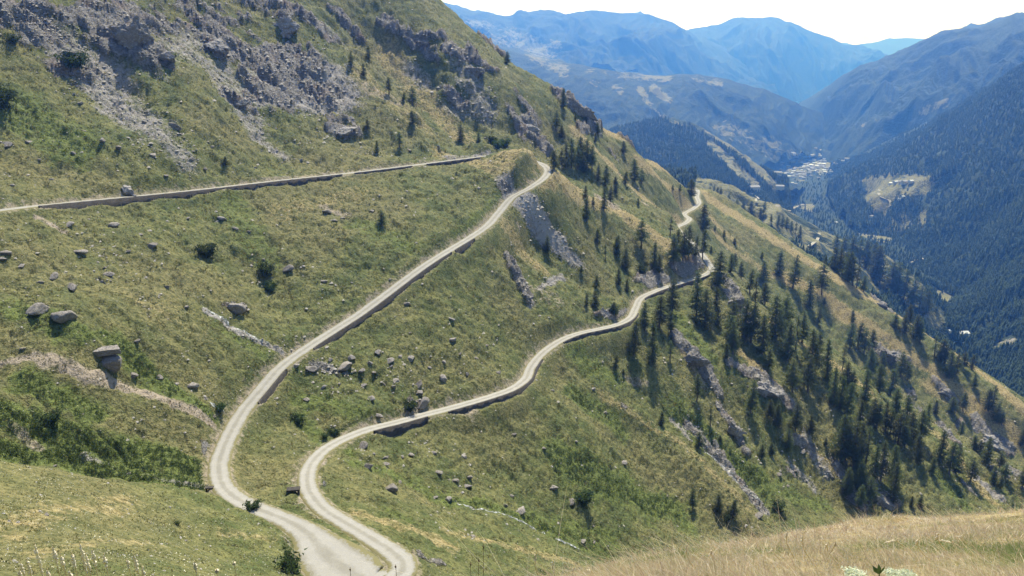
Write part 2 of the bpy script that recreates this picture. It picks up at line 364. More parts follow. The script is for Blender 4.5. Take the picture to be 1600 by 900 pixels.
SCREE = strokes('''22 .6 90,65 140,110 ; 32 .6 140,110 200,170 ; 34 .55 200,170 250,225 ; 20 .5 250,225 290,260 ; 44 .9 430,110 490,125 ; 42 .9 420,140 500,150 ; 26 .7 500,130 545,165 ; 20 .5 350,100 400,190 ; 26 .55 60,30 180,110 ; 30 .5 240,110 300,60 ; 34 .5 320,100 380,140
 ; 14 .55 345,140 400,200 440,230 ; 18 .95 815,325 850,360 875,380 ; 14 .8 800,300 790,285 ; 12 .7 880,385 905,405 ; 10 .7 800,400 830,470 ; 20 .5 720,110 760,170 ; 14 .45 700,150 760,170 ; 14 .5 640,90 660,110 ; 16 .45 470,30 530,60
 ; 7 .7 840,445 880,430 ; 14 .55 1260,690 1290,740 ; 12 .5 1235,720 1270,760 ; 12 .7 1525,745 1560,775 ; 9 .8 1075,655 1150,740 1195,790 ; 6 .6 1050,645 1075,680 ; 10 .5 1560,740 1600,745 ; 8 .5 700,245 770,240 ; 10 .55 1380,720 1350,780
 ; 5 .9 318,482 345,497 375,517 ; 5 .7 375,517 440,545 ; 7 .55 130,705 320,752''')
SOIL = strokes('''16 .75 80,565 130,590 200,605 ; 10 .8 190,600 260,628 330,650 ; 14 .55 70,575 60,560 ; 10 .55 0,570 60,560 ; 26 .45 200,130 150,90 ; 20 .4 550,150 620,170 ; 16 .6 940,310 960,320 ; 8 .8 1000,310 1010,318 ; 14 .5 700,640 740,650 ; 9 .5 505,320 540,330 ; 8 .6 60,340 100,360 ; 7 .5 810,360 ; 20 .35 830,440 870,470 ; 10 .5 1080,560 1100,600 ; 8 .5 980,590 1010,600 ; 9 .5 20,660 60,690''')
DRY = strokes('''26 .5 600,60 720,190 ; 30 .45 560,130 650,200 ; 22 .55 790,250 840,255 ; 24 .75 845,290 900,290 ; 20 .7 880,300 960,330 1060,400 ; 18 .5 760,330 850,420 ; 24 .5 690,240 790,270 ; 20 .35 430,330 560,300
 ; 16 .7 940,200 1100,300 ; 16 .75 1000,260 1100,330 ; 14 .75 900,205 1000,300 1060,340 ; 15 .8 1100,305 1300,430 1480,540 1600,640 ; 13 .75 1100,330 1300,470 1500,610 1600,690 ; 12 .65 1120,370 1250,440 1400,560 ; 14 .6 1190,420 1240,440 ; 10 .6 1090,590 1060,540 ; 12 .7 1160,560 1240,640 ; 14 .6 1200,500 1300,570 1360,620 ; 16 .55 1400,620 1500,720 1560,790 ; 14 .5 1380,640 1440,700 ; 16 .6 1450,600 1600,700
 ; 13 .42 940,620 1060,690 1180,800  ; 30 .5 560,800 700,850 ; 20 .45 700,830 900,880 ; 40 .4 0,830 200,780 ; 30 .4 60,870 250,850 ; 18 .4 350,830 430,840 ; 20 .3 200,460 320,520 ; 14 .6 1250,690 1310,740''')
LUSH = strokes('''26 .9 0,690 120,715 330,752 ; 30 .8 0,640 110,680 240,710 330,735 ; 26 .7 40,600 150,650 ; 22 .75 170,520 210,560 260,600 ; 16 .7 250,600 340,645 ; 16 .5 430,560 330,490 ; 30 .65 20,480 120,520 ; 44 .65 30,170 120,240 ; 22 .8 270,100 240,120 ; 30 .5 350,300 420,400
 ; 20 .6 470,650 540,700 ; 22 .6 560,720 700,775 ; 18 .7 700,780 850,820 940,855 ; 22 .6 820,800 960,840 ; 46 .75 880,720 1060,800 ; 30 .7 900,620 960,660 ; 32 .75 1060,640 1180,740 ; 22 .6 1190,760 1290,790 ; 18 .8 1470,745 1510,790 ; 30 .6 900,560 960,600 ; 26 .65 1040,480 1100,560 ; 22 .6 470,620 560,640 ; 14 .5 640,810 600,790 ; 20 .4 1560,760 1600,770 ; 16 .6 720,370 790,300 ; 24 .55 560,350 640,380''')
# the meadow we stand on is straw with green streaks
fg = (1 - sstep(34, 70, DD)) * sstep(-.05, .16, U)[:, None]
DRY = np.maximum(DRY, fg * (.75 + .5 * fbm(XX / 3, YY / 6, 3, 60)))
# ---- relief: gullies (negative) and spurs (positive), metres
REL = strokes('''26 -4 0,690 120,716 330,756 ; 20 -3.5 170,515 230,580 345,650 ; 12 -1.5 318,482 440,548 ; 22 4 60,560 150,590 320,650 ; 12 -2.5 560,715 620,766 700,787 850,832 945,866 ; 22 3.5 870,560 960,625 1060,690 1180,800 ; 22 -5 1040,640 1120,715 1190,790 ; 16 3.5 1110,655 1160,705
 ; 24 3.5 1050,520 1110,580 ; 26 4.5 1140,565 1240,650 ; 26 -4 1120,600 1150,690 ; 30 3.5 830,270 950,330 1040,390 ; 26 -5 850,395 910,440 940,480 ; 20 -4 800,350 830,450 ; 26 4 870,420 960,490 ; 30 -5 870,210 900,265 960,300 ; 26 4 780,240 840,270 ; 24 3 985,245 1090,330 ; 18 -4 1000,300 1070,350
 ; 22 -4 1180,440 1290,540 1420,640 ; 22 3 1100,410 1220,470 1340,600 ; 30 -4 410,405 430,470 ; 20 -3 300,390 420,420 ; 40 5 200,230 300,200 ; 30 -5 100,70 200,180 ; 30 6 250,100 330,150 ; 34 -6 560,40 700,180 ; 34 6 480,60 620,190 ; 26 -5 360,140 450,240 ; 30 5 640,20 780,150 ; 30 -4 760,180 820,230
 ; 20 -3 460,640 530,690 ; 24 2.5 620,560 700,500 ; 20 -2.5 680,590 800,560''', soft=.95, warp=.3, rel=True, scale=1.5)
# ---- displacement: hummocks, cattle terraces, crags
far_fade = sstep(3, 30, DD)
hum = .62 * fbm(XX / 26, YY / 26, 3, 1) * 2.4 + fbm(XX / 7, YY / 7, 4, 5) * 1.25 + fbm(XX / 2.2, YY / 2.2, 3, 9) * .48
crease = -(1 - 2 * np.abs(fbm(XX / 17 + .6 * warpx, (YY + .5 * Z0) / 30 + .5 * warpy, 3, 63))) ** 6 * 1.5 - (1 - 2 * np.abs(fbm(XX / 6, YY / 8, 2, 67))) ** 5 * .35
hum = hum + .6 * crease
terr = pn(XX / 9 + 3 * warpx, (Z0 + 1.2 * warpy) / .75, 21) * .42 + pn(XX / 5, (Z0 + warpx) / .45, 23) * .16
meadow = sstep(60, 80, DD) * (1 - sstep(118, 135, DD))
amp = (.06 + .94 * far_fade) * (1 - .62 * meadow)
ZZ = Z0 + REL + (hum + terr * sstep(90, 150, DD)) * amp * np.clip(.55 + DD / 500, .3, 1.3) * (1 - .6 * np.clip(DRY, 0, 1))
rk = np.clip(ROCK + .95 * fbm(XX / 8, YY / 8, 4, 33) * (ROCK > .02), 0, 1.2); rk = sstep(.25, .8, rk)
w1, e1, c1 = worley(XX / 7 + warpx, (YY + .6 * Z0) / 5 + warpy, 2); w2, e2, c2 = worley(XX / 2.6 + warpx, (YY + .6 * Z0) / 2.2, 5)
crag = (c1 - .35) * 6.5 * sstep(.0, .12, e1) + (c2 - .4) * 2.4 * sstep(0, .15, e2) + fbm(XX / 12, YY / 12, 4, 51, ridged=True) * 4.5 + fbm(XX / 1.4, YY / 1.4, 2, 55) * .5
ZZ = ZZ + .68 * rk * crag * np.clip(DD / 420, .35, 1.15) * (1 - .45 * sstep(.1, .25, U))[:, None]
sc_ = sstep(.25, .7, SCREE)
w3, e3, c3 = worley(XX / 1.5, YY / 1.5, 8)
ZZ = ZZ + sc_ * ((c3 - .4) * .9 * sstep(0, .2, e3) + fbm(XX / 4, YY / 4, 3, 57) * .6)
# ---- roads: flatten a bench along each centre line
def smooth_line(P, step):
    P = np.asarray(P); t = np.r_[0, np.cumsum(np.linalg.norm(np.diff(P, axis=0), axis=1) ** .5 + 1e-6)]
    out = []
    for i in range(len(P) - 1):                          # centripetal Catmull-Rom
        p0, p1, p2, p3 = P[max(i - 1, 0)], P[i], P[i + 1], P[min(i + 2, len(P) - 1)]
        t1, t2 = t[i], t[i + 1]; t0 = t[i - 1] if i else t1 - (t2 - t1); t3 = t[i + 2] if i + 2 < len(P) else t2 + (t2 - t1)
        if i == 0: p0 = 2 * p1 - p2
        if i + 2 >= len(P): p3 = 2 * p2 - p1
        n = max(2, int(np.linalg.norm(p2 - p1) / step))
        for k in range(n):
            q = t1 + (t2 - t1) * k / n
            a1 = (t1 - q) / (t1 - t0) * p0 + (q - t0) / (t1 - t0) * p1; a2 = (t2 - q) / (t2 - t1) * p1 + (q - t1) / (t2 - t1) * p2
            a3 = (t3 - q) / (t3 - t2) * p2 + (q - t2) / (t3 - t2) * p3
            b1 = (t2 - q) / (t2 - t0) * a1 + (q - t0) / (t2 - t0) * a2; b2 = (t3 - q) / (t3 - t1) * a2 + (q - t1) / (t3 - t1) * a3
            out.append((t2 - q) / (t2 - t1) * b1 + (q - t1) / (t2 - t1) * b2)
    out.append(P[-1]); return np.array(out)
def world_pts(P):
    u, t = ut(P[:, 0], P[:, 1]); return np.c_[u * P[:, 2], P[:, 2], t * P[:, 2]]
def road_line(P, step=1.3):
    L = smooth_line(world_pts(P), step)
    z = L[:, 2].copy()
    for _ in range(60): z[1:-1] = .5 * z[1:-1] + .25 * (z[:-2] + z[2:])
    return np.c_[L[:, :2], z]
RU, RM, RL, RF = (road_line(p) for p in (np.vstack([UPPER, LINK[1:]]), MIDDLE, np.vstack([LOWER, LINKB[1:]]), FAR))
def widths(L, base, *bumps):
    w = np.full(len(L), base)
    for px_, py_, dd, wid, rad in bumps:
        c = world_pts(np.array([[px_, py_, dd]]))[0]; d = np.linalg.norm(L - c, axis=1); w = w + (wid - base) * np.exp(-(d / rad) ** 2)
    return w
WU = widths(RU, 3.7); WM = widths(RM, 4.0, (515, 866, 121, 6.4, 9), (535, 885, 118, 6.8, 8), (575, 910, 114, 7, 9)); WL = widths(RL, 3.7, (625, 885, 118, 4.3, 8)); WF = widths(RF, 4.4)
def walls(L, spans):
    """height of the retaining wall at each sample, from spans of photo px (x0, x1, height m, road side test)"""
    x, y = pix(L[:, 0], L[:, 1], L[:, 2]); h = np.zeros(len(L))
    for x0, x1, hh, y0, y1 in spans:
        k = (x - x0) / (x1 - x0); m = (k > 0) & (k < 1) & (y > y0) & (y < y1)
        h[m] = np.maximum(h[m], hh * np.clip(np.minimum(k, 1 - k)[m] * 5, 0, 1) ** .6)
    n_ = np.arange(len(L)); return h * (.85 + .9 * fbm(n_ / 5., n_ * 0, 3, 90))
SPU = [(48, 345, 1.8, 200, 360), (345, 530, 2.0, 200, 360), (545, 640, .7, 200, 330), (660, 765, 1.5, 200, 330)]
SPM = [(478, 700, 1.6, 360, 560), (700, 735, 2.0, 360, 420), (390, 440, 1.4, 560, 650)]
SPL = [(572, 665, 2.2, 630, 700), (690, 842, 1.5, 560, 645), (872, 990, 1.4, 480, 545), (1000, 1106, 1.9, 410, 470)]
HU, HM, HL, HF = walls(RU, SPU), walls(RM, SPM), walls(RL, SPL), np.zeros(len(RF))
ROAD = np.zeros((NU, NV), np.float32)
def carve(L, W, H):
    global ZZ
    n = len(L); T_ = np.gradient(L[:, :2], axis=0); T_ /= np.linalg.norm(T_, axis=1)[:, None] + 1e-9
    best = {}
    dist = np.full((NU, NV), 99., np.float32); zz = np.zeros((NU, NV), np.float32); side = np.zeros((NU, NV), np.float32); ww = np.zeros((NU, NV), np.float32); hh = np.zeros((NU, NV), np.float32)
    for i in range(n):
        x, y, z = L[i]
        if y < 60: continue
        m = 16
        i0, i1 = max(0, int(iu(min((x - m) / (y + m), (x - m) / (y - m))))), min(NU, int(iu(max((x + m) / (y - m), (x + m) / (y + m)))) + 2)
        j0, j1 = int(np.searchsorted(D, y - m)), int(np.searchsorted(D, y + m))
        if i1 <= i0 or j1 <= j0: continue
        sl = (slice(i0, i1), slice(j0, j1)); dx, dy = XX[sl] - x, YY[sl] - y
        d = np.hypot(dx, dy); b = d < dist[sl]
        lat = dx * T_[i, 1] - dy * T_[i, 0]
        for arr, val in ((dist, d), (zz, z), (side, lat), (ww, W[i]), (hh, H[i])):
            arr[sl] = np.where(b, val, arr[sl])
    return dist, zz, side, ww, hh
def downhill(L):
    """+1 / -1: which side of the line lies lower"""
    T_ = np.gradient(L[:, :2], axis=0); T_ /= np.linalg.norm(T_, axis=1)[:, None] + 1e-9
    Nn = np.c_[T_[:, 1], -T_[:, 0]]
    def zz(s):
        q = L[:, :2] + s * 9 * Nn; return bil(Z0, iu(q[:, 0] / q[:, 1]), iv(np.log(np.maximum(q[:, 1], 3))))
    s = np.sign(zz(-1) - zz(1)); k = np.convolve(np.pad(s, 20, 'edge'), np.ones(41) / 41, 'valid'); return np.where(k >= 0, 1., -1.), Nn
roads = []
for L, W, H in ((RU, WU, HU), (RM, WM, HM), (RL, WL, HL), (RF, WF, HF)):
    dist, zr, lat, ww, hh = carve(L, W, H)
    sgn, Nn = downhill(L)
    roads.append((L, W, H, sgn, Nn))
    s_med = sgn
    half = ww / 2 + .5
    # blend: flat bench, steep cut on the uphill side, gentle fill on the downhill side
    near_ = dist < 16
    over = np.maximum(dist - half, 0)
    zup = zr + over * 1.1 + over ** 2 * .12; zdn = zr - .12 - over * .7 - over ** 2 * .12
    znew = np.where(dist < half, zr - .18, np.clip(ZZ, zdn, zup))
    # below a wall the ground starts at the wall foot
    foot = zr - hh - .02 * dist
    sideval = np.zeros_like(dist)
    i_s = np.median(sgn); same = (np.sign(lat) == i_s)
    edge = ww / 2 + .35
    znew = np.where((hh > .05) & same & (dist > edge), np.minimum(znew, foot + .05 * fbm(XX, YY, 2, 3) + np.maximum(dist - edge - 1.5, 0) ** 2 * .14), znew)
    ZZ = np.where(near_, znew, ZZ)
    ROAD = np.where(near_, np.maximum(ROAD, 1 - sstep(0, 1.6, over)), ROAD)
    cut = near_ & (~same) & (dist > half) & (dist < half + 3.0)
    SOIL = np.where(cut, np.maximum(SOIL, .5 * (1 - over / 3.0)), SOIL)
ROCK = np.where(ROAD > .5, 0, ROCK); DRY = np.where(ROAD > .8, 0, DRY); SOIL = np.maximum(SOIL, .42 * ROAD); LUSH = LUSH * (1 - ROAD)
# the gravel apron between the two legs of the bottom hairpin
# ---- ground mesh
V = np.stack([XX, YY, ZZ], -1).reshape(-1, 3)
ii, jj = np.meshgrid(np.arange(NU - 1), np.arange(NV - 1), indexing='ij'); a_ = (ii * NV + jj).ravel()
Fq = np.stack([a_, a_ + NV, a_ + NV + 1, a_ + 1], -1)
me = mesh_np('hillside', V, Fq, M_GROUND, True, {'rock': np.where(ROCK > .02, .35 * ROCK + .62 * np.clip(rk, 0, 1), 0), 'dry': DRY, 'lush': LUSH, 'soil': SOIL, 'scree': SCREE})
tag(obj('hillside', me), kind='structure')

# ---- gravel roads
def gravel():
    s = NT('pale_gravel')
    ac = s.attr('across')
    n1, n2 = s.noise(.5, 4, .7), s.noise(4, 3, .7)
    c = s.mix(n2, (.22, .21, .188), (.33, .315, .285))
    tr = s.math('PINGPONG', s.math('ABSOLUTE', ac), .5)                # wheel tracks at half the half-width
    tr = s.ramp(s.math('ADD', tr, s.math('MULTIPLY', s.math('SUBTRACT', n1, .5), .35)), (.12, 0.), (.34, 1.))
    c = s.mix(s.math('MULTIPLY', s.math('SUBTRACT', 1., tr), .6), c, (.17, .158, .125))
    c = s.mix(s.ramp(n1, (.45, 0.), (.75, .3)), c, (.37, .355, .32))
    edge = s.ramp(s.math('ADD', s.math('ABSOLUTE', ac), s.math('MULTIPLY', s.math('SUBTRACT', s.noise(1.1, 4, .75), .5), .9)), (.86, 0.), (1.12, 1.))
    c = s.mix(edge, c, s.mix(n2, (.12, .115, .045), (.20, .175, .09)))
    return s.done(c, s.bump(n2, .5, .08))
M_GRAVEL = gravel()
def ribbon(name, L, W, dzz=0.):
    T_ = np.gradient(L[:, :2], axis=0); T_ /= np.linalg.norm(T_, axis=1)[:, None] + 1e-9
    Nn = np.c_[T_[:, 1], -T_[:, 0]]; k = np.array([-1.16, -1, -.75, -.5, -.25, 0, .25, .5, .75, 1, 1.16]); dz = np.array([-.2, .0, .03, .0, .04, .06, .04, .0, .03, 0, -.2])
    rough = 1 + .10 * fbm(np.arange(len(L)) / 4., np.zeros(len(L)), 3, 70)
    off = (W * rough / 2)[:, None] * k
    Vv = np.stack([L[:, 0, None] + Nn[:, 0, None] * off, L[:, 1, None] + Nn[:, 1, None] * off, L[:, 2, None] + dz + .02 + dzz], -1)
    n, m = off.shape; a, b = np.meshgrid(np.arange(n - 1), np.arange(m - 1), indexing='ij'); q = (a * m + b).ravel()
    o = obj(name, mesh_np(name, Vv.reshape(-1, 3), np.stack([q, q + 1, q + m + 1, q + m], -1), M_GRAVEL, True, {'across': np.tile(k, n)}))
    return tag(o, kind='structure')
for L, W, dzz in ((RU, WU, 0), (RM, WM, 0), (RL, WL, .05), (RF, WF, .1)): ribbon('gravel_road', L, W, dzz)


# ---------------------------------------------------------------- the far side: valley, forested slopes and mountain chains
def mountain_mat():
    s = NT('mountain_slopes')
    f1, f2, f3 = s.noise(.0035, 5, .65), s.noise(.03, 4, .7), s.noise(.12, 3, .7)
    forest = s.mix(s.ramp(f2, (.35, 0.), (.65, 1.)), (.014, .028, .016), (.034, .054, .025))
    forest = s.mix(s.ramp(f3, (.45, .5), (.6, 0.)), forest, (.010, .016, .010))
    mead = s.mix(f2, (.085, .10, .042), (.19, .165, .09))
    bare = s.mix(f2, (.12, .11, .10), (.24, .22, .205))
    wob = s.math('MULTIPLY', s.math('SUBTRACT', s.math('ADD', f1, s.math('MULTIPLY', f2, .9)), .95), 3.2)
    def thr(a): return s.ramp(s.math('ADD', a, s.math('MULTIPLY', wob, s.ramp(a, (.0, 0.), (.1, 1.)))), (.30, 0.), (.55, 1.))
    c = s.mix(thr(s.attr('mead')), forest, mead); c = s.mix(thr(s.attr('bare')), c, bare)
    hgt = s.math('ADD', s.math('MULTIPLY', f2, 1.), s.math('MULTIPLY', f3, .5))
    return s.done(c, s.bump(hgt, .7, 9))
M_MOUNT = mountain_mat()
FAR_GROUND = {}
def px_strokes(px, py, s):
    f = np.zeros_like(px)
    for q in s.split(';'):
        w = q.split()
        if not w: continue
        P = [tuple(float(c) for c in p.split(',')) for p in w[2:]]; r = float(w[0])
        if len(P) == 1: P = P + [(P[0][0] + .1, P[0][1])]
        for (x0, y0), (x1, y1) in zip(P[:-1], P[1:]):
            L2 = (x1 - x0) ** 2 + (y1 - y0) ** 2
            k = np.clip(((px - x0) * (x1 - x0) + (py - y0) * (y1 - y0)) / L2, 0, 1)
            f = np.maximum(f, float(w[1]) * (1 - sstep(.35, 1.5, np.hypot(px - x0 - k * (x1 - x0), py - y0 - k * (y1 - y0)) / r)))
    return f
def loft(name, rows, nx, nsub, amp, wl, seed, mead='', bare='', ridged=True, crest_row=1, label_kind='structure', mat=None):
    """rows back to front, each a string of photo px,py,metres"""
    Rw = []
    for r in rows:
        P = pts(r); W = world_pts(P); q = np.r_[0, np.cumsum(np.abs(np.diff(P[:, 0])) + .2 * np.abs(np.diff(P[:, 1])))]; q /= q[-1]
        # shape-preserving smoothing along the row
        k = np.linspace(0, 1, nx); Wi = np.stack([np.interp(k, q, W[:, i]) for i in range(3)], -1)
        ks = max(1, nx // 90); ker = np.ones(2 * ks + 1) / (2 * ks + 1)
        Wi = np.stack([np.convolve(np.pad(Wi[:, i], ks, 'edge'), ker, 'valid') for i in range(3)], -1)
        Rw.append(Wi)
    G = []
    for i in range(len(Rw) - 1):
        n = nsub if i >= crest_row else max(4, nsub // 4)
        p0 = Rw[max(i - 1, 0)]; p1, p2 = Rw[i], Rw[i + 1]; p3 = Rw[min(i + 2, len(Rw) - 1)]
        for k in range(n):
            t = k / n; G.append(.5 * p1 + .5 * p2 + (t - .5) * (p2 - p1) + .0 * (p3 - p0))
    G.append(Rw[-1]); G = np.array(G)                      # (rows, nx, 3)
    X, Y = G[..., 0], G[..., 1]
    rowpos = np.linspace(0, 1, G.shape[0])[:, None]
    wx = fbm(X / (wl * .8), Y / (wl * .8), 3, seed + 50) * wl * .35
    nz = fbm((X + wx) / wl, (Y * .55 + wx) / wl, 7, seed, .52, ridged) - (.25 if ridged else 0)
    ncrest = sum([max(4, nsub // 4)] * crest_row)
    away = np.abs(np.arange(G.shape[0]) - ncrest) / max(nsub, 1)
    G[..., 2] += nz * amp * 1.5 * np.clip(.24 + away, 0, 1)[:, None]
    px, py = pix(G[..., 0], G[..., 1], G[..., 2])
    a_m, a_b = px_strokes(px, py, mead), px_strokes(px, py, bare)
    n, m = G.shape[:2]; a, b = np.meshgrid(np.arange(n - 1), np.arange(m - 1), indexing='ij'); q = (a * m + b).ravel()
    o = obj(name, mesh_np(name, G.reshape(-1, 3), np.stack([q, q + m, q + m + 1, q + 1], -1), mat or M_MOUNT, True, {'mead': a_m, 'bare': a_b}))
    tag(o, kind='structure')
    return G, a_m, a_b, ncrest
g0 = mesh_np('plain', [(-30000, -1400, -760), (30000, -1400, -760), (30000, 20500, -760), (-30000, 20500, -760)], [(0, 1, 2, 3)], M_MOUNT)
tag(obj('plain', g0), kind='structure')
VAL = loft('valley_floor', ['700,240,9000 1300,215,8000 1600,230,7500 1900,260,7000', '800,300,4600 1180,250,4600 1300,243,4500 1420,250,4500 1900,330,4200', '1000,330,2900 1200,312,2900 1400,300,3000 1700,360,3000', '1050,390,2000 1250,372,2000 1420,380,2000 1520,420,1900 1800,460,1900', '1100,450,1500 1300,440,1520 1500,470,1500 1640,520,1450 1900,560,1450', '1100,560,1150 1300,560,1150 1500,545,1180 1640,580,1150 1900,640,1150', '1100,760,850 1300,760,850 1500,720,900 1700,700,900 1900,740,900'],
   260, 34, 10, 300, 11, '14 .6 1240,248 1280,255 1306,258 ; 10 .55 1220,262 1250,274 ; 9 .7 1212,308 1232,316 ; 8 .5 1225,230 1260,240 ; 9 .6 1262,322 ; 12 .8 1478,462 1505,458 1530,453 ; 9 .45 1490,528 1520,525 ; 10 .5 1540,512 ; 14 .5 1350,352 1380,362 ; 8 .5 1210,330 1225,350', '', False, 0)
CH_D = loft('mountain', ['1100,90,19000 1350,90,19000 1600,90,19000', '1100,110,14500 1230,90,14500 1310,66,14500 1340,71,14500 1365,68,14800 1400,62,15000 1440,61,15000 1475,64,15000 1530,78,15000 1650,100,15000', '1100,170,11000 1350,170,11000 1650,170,11000'], 160, 20, 250, 2600, 21)
CH_F = loft('mountain', ['400,0,12649 700,30,12649 1000,40,12649 1200,90,12649', '400,-60,8740 560,-20,8510 640,2,8280 700,11,8049 735,17,8049 747,21,8049 758,14,8049 772,24,8049 800,26,8049 812,16,8049 822,22,8049 862,22,8164 882,27,8164 905,24,8164 925,17,8280 962,18,8395 1000,20,8510 1030,34,8625 1058,47,8855 1090,62,9085 1200,110,9430', '400,60,7244 640,70,7129 760,75,7014 880,85,7129 1000,70,7474 1070,90,7934 1200,150,8510', '400,180,5520 700,150,5520 860,150,5865 1000,130,6554 1100,150,7244 1230,190,7934'],
   620, 60, 230, 1150, 31, '9 .6 790,52 870,72 ; 9 .7 815,70 860,85 ; 18 .4 740,50 800,60', '')
CH_E = loft('mountain', ['900,60,14400 1150,60,14400 1450,110,14400', '900,110,10680 1000,72,10440 1050,58,10320 1082,46,10200 1096,43,10200 1112,40,10200 1122,42,10200 1140,36,10200 1165,31,10200 1202,30,10200 1240,40,10200 1262,50,10200 1285,59,10320 1320,73,10440 1360,81,10560 1396,97,10800 1430,130,11040', '900,150,9120 1080,100,9120 1200,90,9120 1300,110,9600 1400,125,10200 1430,150,10560', '900,220,7440 1080,175,7560 1200,180,8160 1300,182,9120 1390,160,9960 1430,180,10200'],
   480, 50, 250, 1300, 41, '', '')
CH_C = loft('mountain', ['1200,190,6460 1500,60,6120 1800,0,5440', '1262,215,5100 1285,178,5032 1300,152,4964 1320,125,4896 1345,110,4794 1365,101,4726 1400,88,4624 1440,71,4420 1475,56,4284 1500,52,4216 1530,50,4148 1552,44,4080 1575,36,4012 1592,26,3944 1612,30,3876 1700,-15,3740 1820,-70,3536', '1268,222,4964 1300,185,4692 1380,150,4216 1460,130,3808 1560,100,3468 1700,60,3264 1820,40,3128', '1275,232,4760 1320,226,4284 1400,232,3740 1500,240,3332 1600,235,3060 1820,220,2856', '1270,300,4300 1400,300,3300 1500,310,2900 1600,320,2700 1820,320,2500'],
   420, 50, 190, 760, 51, '6 .3 1440,175 1480,160 ; 5 .32 1350,195 1370,190', '')
CH_G = loft('mountain', ['700,60,7000 1000,130,7000 1400,240,7000', '700,40,4900 790,78,4700 860,97,4600 930,113,4500 1000,117,4500 1060,121,4500 1130,126,4600 1180,139,4600 1240,163,4700 1290,183,4800 1330,203,4900 1352,222,4950 1375,246,5000', '700,160,3900 860,165,3900 1000,175,3900 1130,190,4050 1240,215,4400 1340,240,4800 1375,250,4900', '700,290,3000 900,280,3100 1050,275,3300 1180,272,3700 1280,258,4300 1350,252,4750 1375,256,4850'],
   480, 70, 110, 750, 61, '6 .55 920,112 945,115 ; 6 .5 965,118 1000,120 1045,121 ; 5 .45 1080,123 1125,130 ; 5 .7 1000,140 1020,170 1035,182 ; 6 .6 1020,138 1045,155 ; 6 .6 925,128 935,132 ; 6 .6 960,138 970,142 ; 10 .5 830,80 880,110 ; 12 .6 1130,200 1180,225 ; 5 .6 1118,200 1130,202 ; 16 .5 1200,225 1240,245', '')
CH_H = loft('mountain', ['800,260,3400 1000,230,3400 1260,300,3200', '800,270,2700 870,245,2700 920,222,2700 965,203,2700 1010,190,2700 1050,186,2700 1085,193,2680 1110,205,2650 1140,224,2600 1170,246,2550 1200,274,2500 1226,302,2450', '800,330,2250 900,300,2250 1000,280,2250 1090,275,2250 1150,285,2250 1200,300,2280 1230,312,2350', '800,400,1900 900,380,1900 1000,360,1900 1100,350,1900 1200,345,2000 1240,345,2100'],
   300, 60, 60, 420, 71, '7 .75 1085,193 1120,212 1160,240 1195,275 1215,298 ; 9 .6 1110,225 1150,262 1180,290 ; 8 .5 1050,186 1080,193', '')
CH_B = loft('mountain', ['1250,300,4950 1600,150,4050 2000,-100,3600', '1300,275,3870 1330,257,3690 1350,246,3510 1372,233,3330 1400,219,3150 1425,206,3060 1455,189,2970 1482,173,2880 1510,157,2835 1540,141,2790 1572,122,2745 1600,105,2700 1660,75,2655 1760,30,2565 2000,-80,2430', '1290,285,3600 1360,262,3060 1440,245,2610 1520,220,2385 1600,190,2250 1760,130,2070 2000,40,1980', '1285,300,3330 1330,312,2790 1380,345,2250 1440,350,1935 1520,350,1845 1600,340,1800 1760,300,1755 2000,220,1710', '1290,340,2700 1330,370,2160 1390,410,1755 1450,440,1575 1530,460,1485 1600,450,1485 1760,430,1440 2000,400,1440'],
   420, 60, 120, 620, 81, '16 .75 1365,292 1400,288 1440,287 ; 12 .7 1360,305 1372,318 1380,310 ; 8 .7 1395,300 1385,320 ; 6 .6 1377,325 1380,335 ; 5 .6 1442,335 1440,350 ; 7 .55 1440,283 1460,280 ; 9 .5 1395,355 1415,345 ; 5 .5 1350,280 ; 7 .4 1490,405 1500,400 ; 5 .4 1540,420 ; 8 .5 1595,240 1600,232', '')
SL_A = loft('hillside', ['1350,620,1900 1600,480,1900 2000,300,1900', '1400,524,1750 1440,500,1650 1480,476,1560 1512,456,1520 1545,436,1500 1575,421,1490 1600,406,1480 1660,370,1450 1760,320,1400 2000,200,1350', '1400,545,1500 1480,508,1360 1560,500,1280 1640,480,1230 1760,440,1180 2000,380,1150', '1400,580,1300 1470,560,1200 1560,590,1080 1650,620,1000 1760,620,960 2000,620,940', '1400,680,1050 1470,680,980 1560,700,900 1650,720,860 1760,720,830 2000,720,820'],
   240, 60, 40, 260, 91, '10 .5 1530,515 1545,505 ; 9 .5 1560,540 1590,535', '7 .5 1565,530 1580,528')
SL_J = loft('hillside', ['950,320,1800 1200,380,1800 1560,600,1700', '950,265,1600 1040,268,1560 1075,274,1540 1110,284,1520 1150,298,1500 1185,315,1500 1225,333,1490 1262,348,1480 1300,370,1460 1340,388,1440 1380,402,1420 1420,428,1400 1450,455,1380 1480,484,1360 1510,515,1340 1540,552,1300 1600,640,1200', '950,310,1250 1100,312,1270 1200,352,1230 1300,410,1190 1400,475,1160 1480,545,1120 1560,625,1060 1640,700,1000', '950,400,950 1100,380,960 1200,420,920 1300,480,900 1400,550,880 1500,620,860 1600,690,850 1700,760,840'],
   340, 70, 38, 240, 101, '30 .55 1150,312 1230,345 ; 24 .6 1110,290 1180,318 ; 26 .5 1270,360 1330,400 ; 24 .5 1380,420 1420,455 ; 16 .6 1250,360 1265,372 ; 18 .45 1440,480 1460,500 ; 18 .5 1320,410 1370,450', '10 .4 1215,310 1240,318', mat=None)

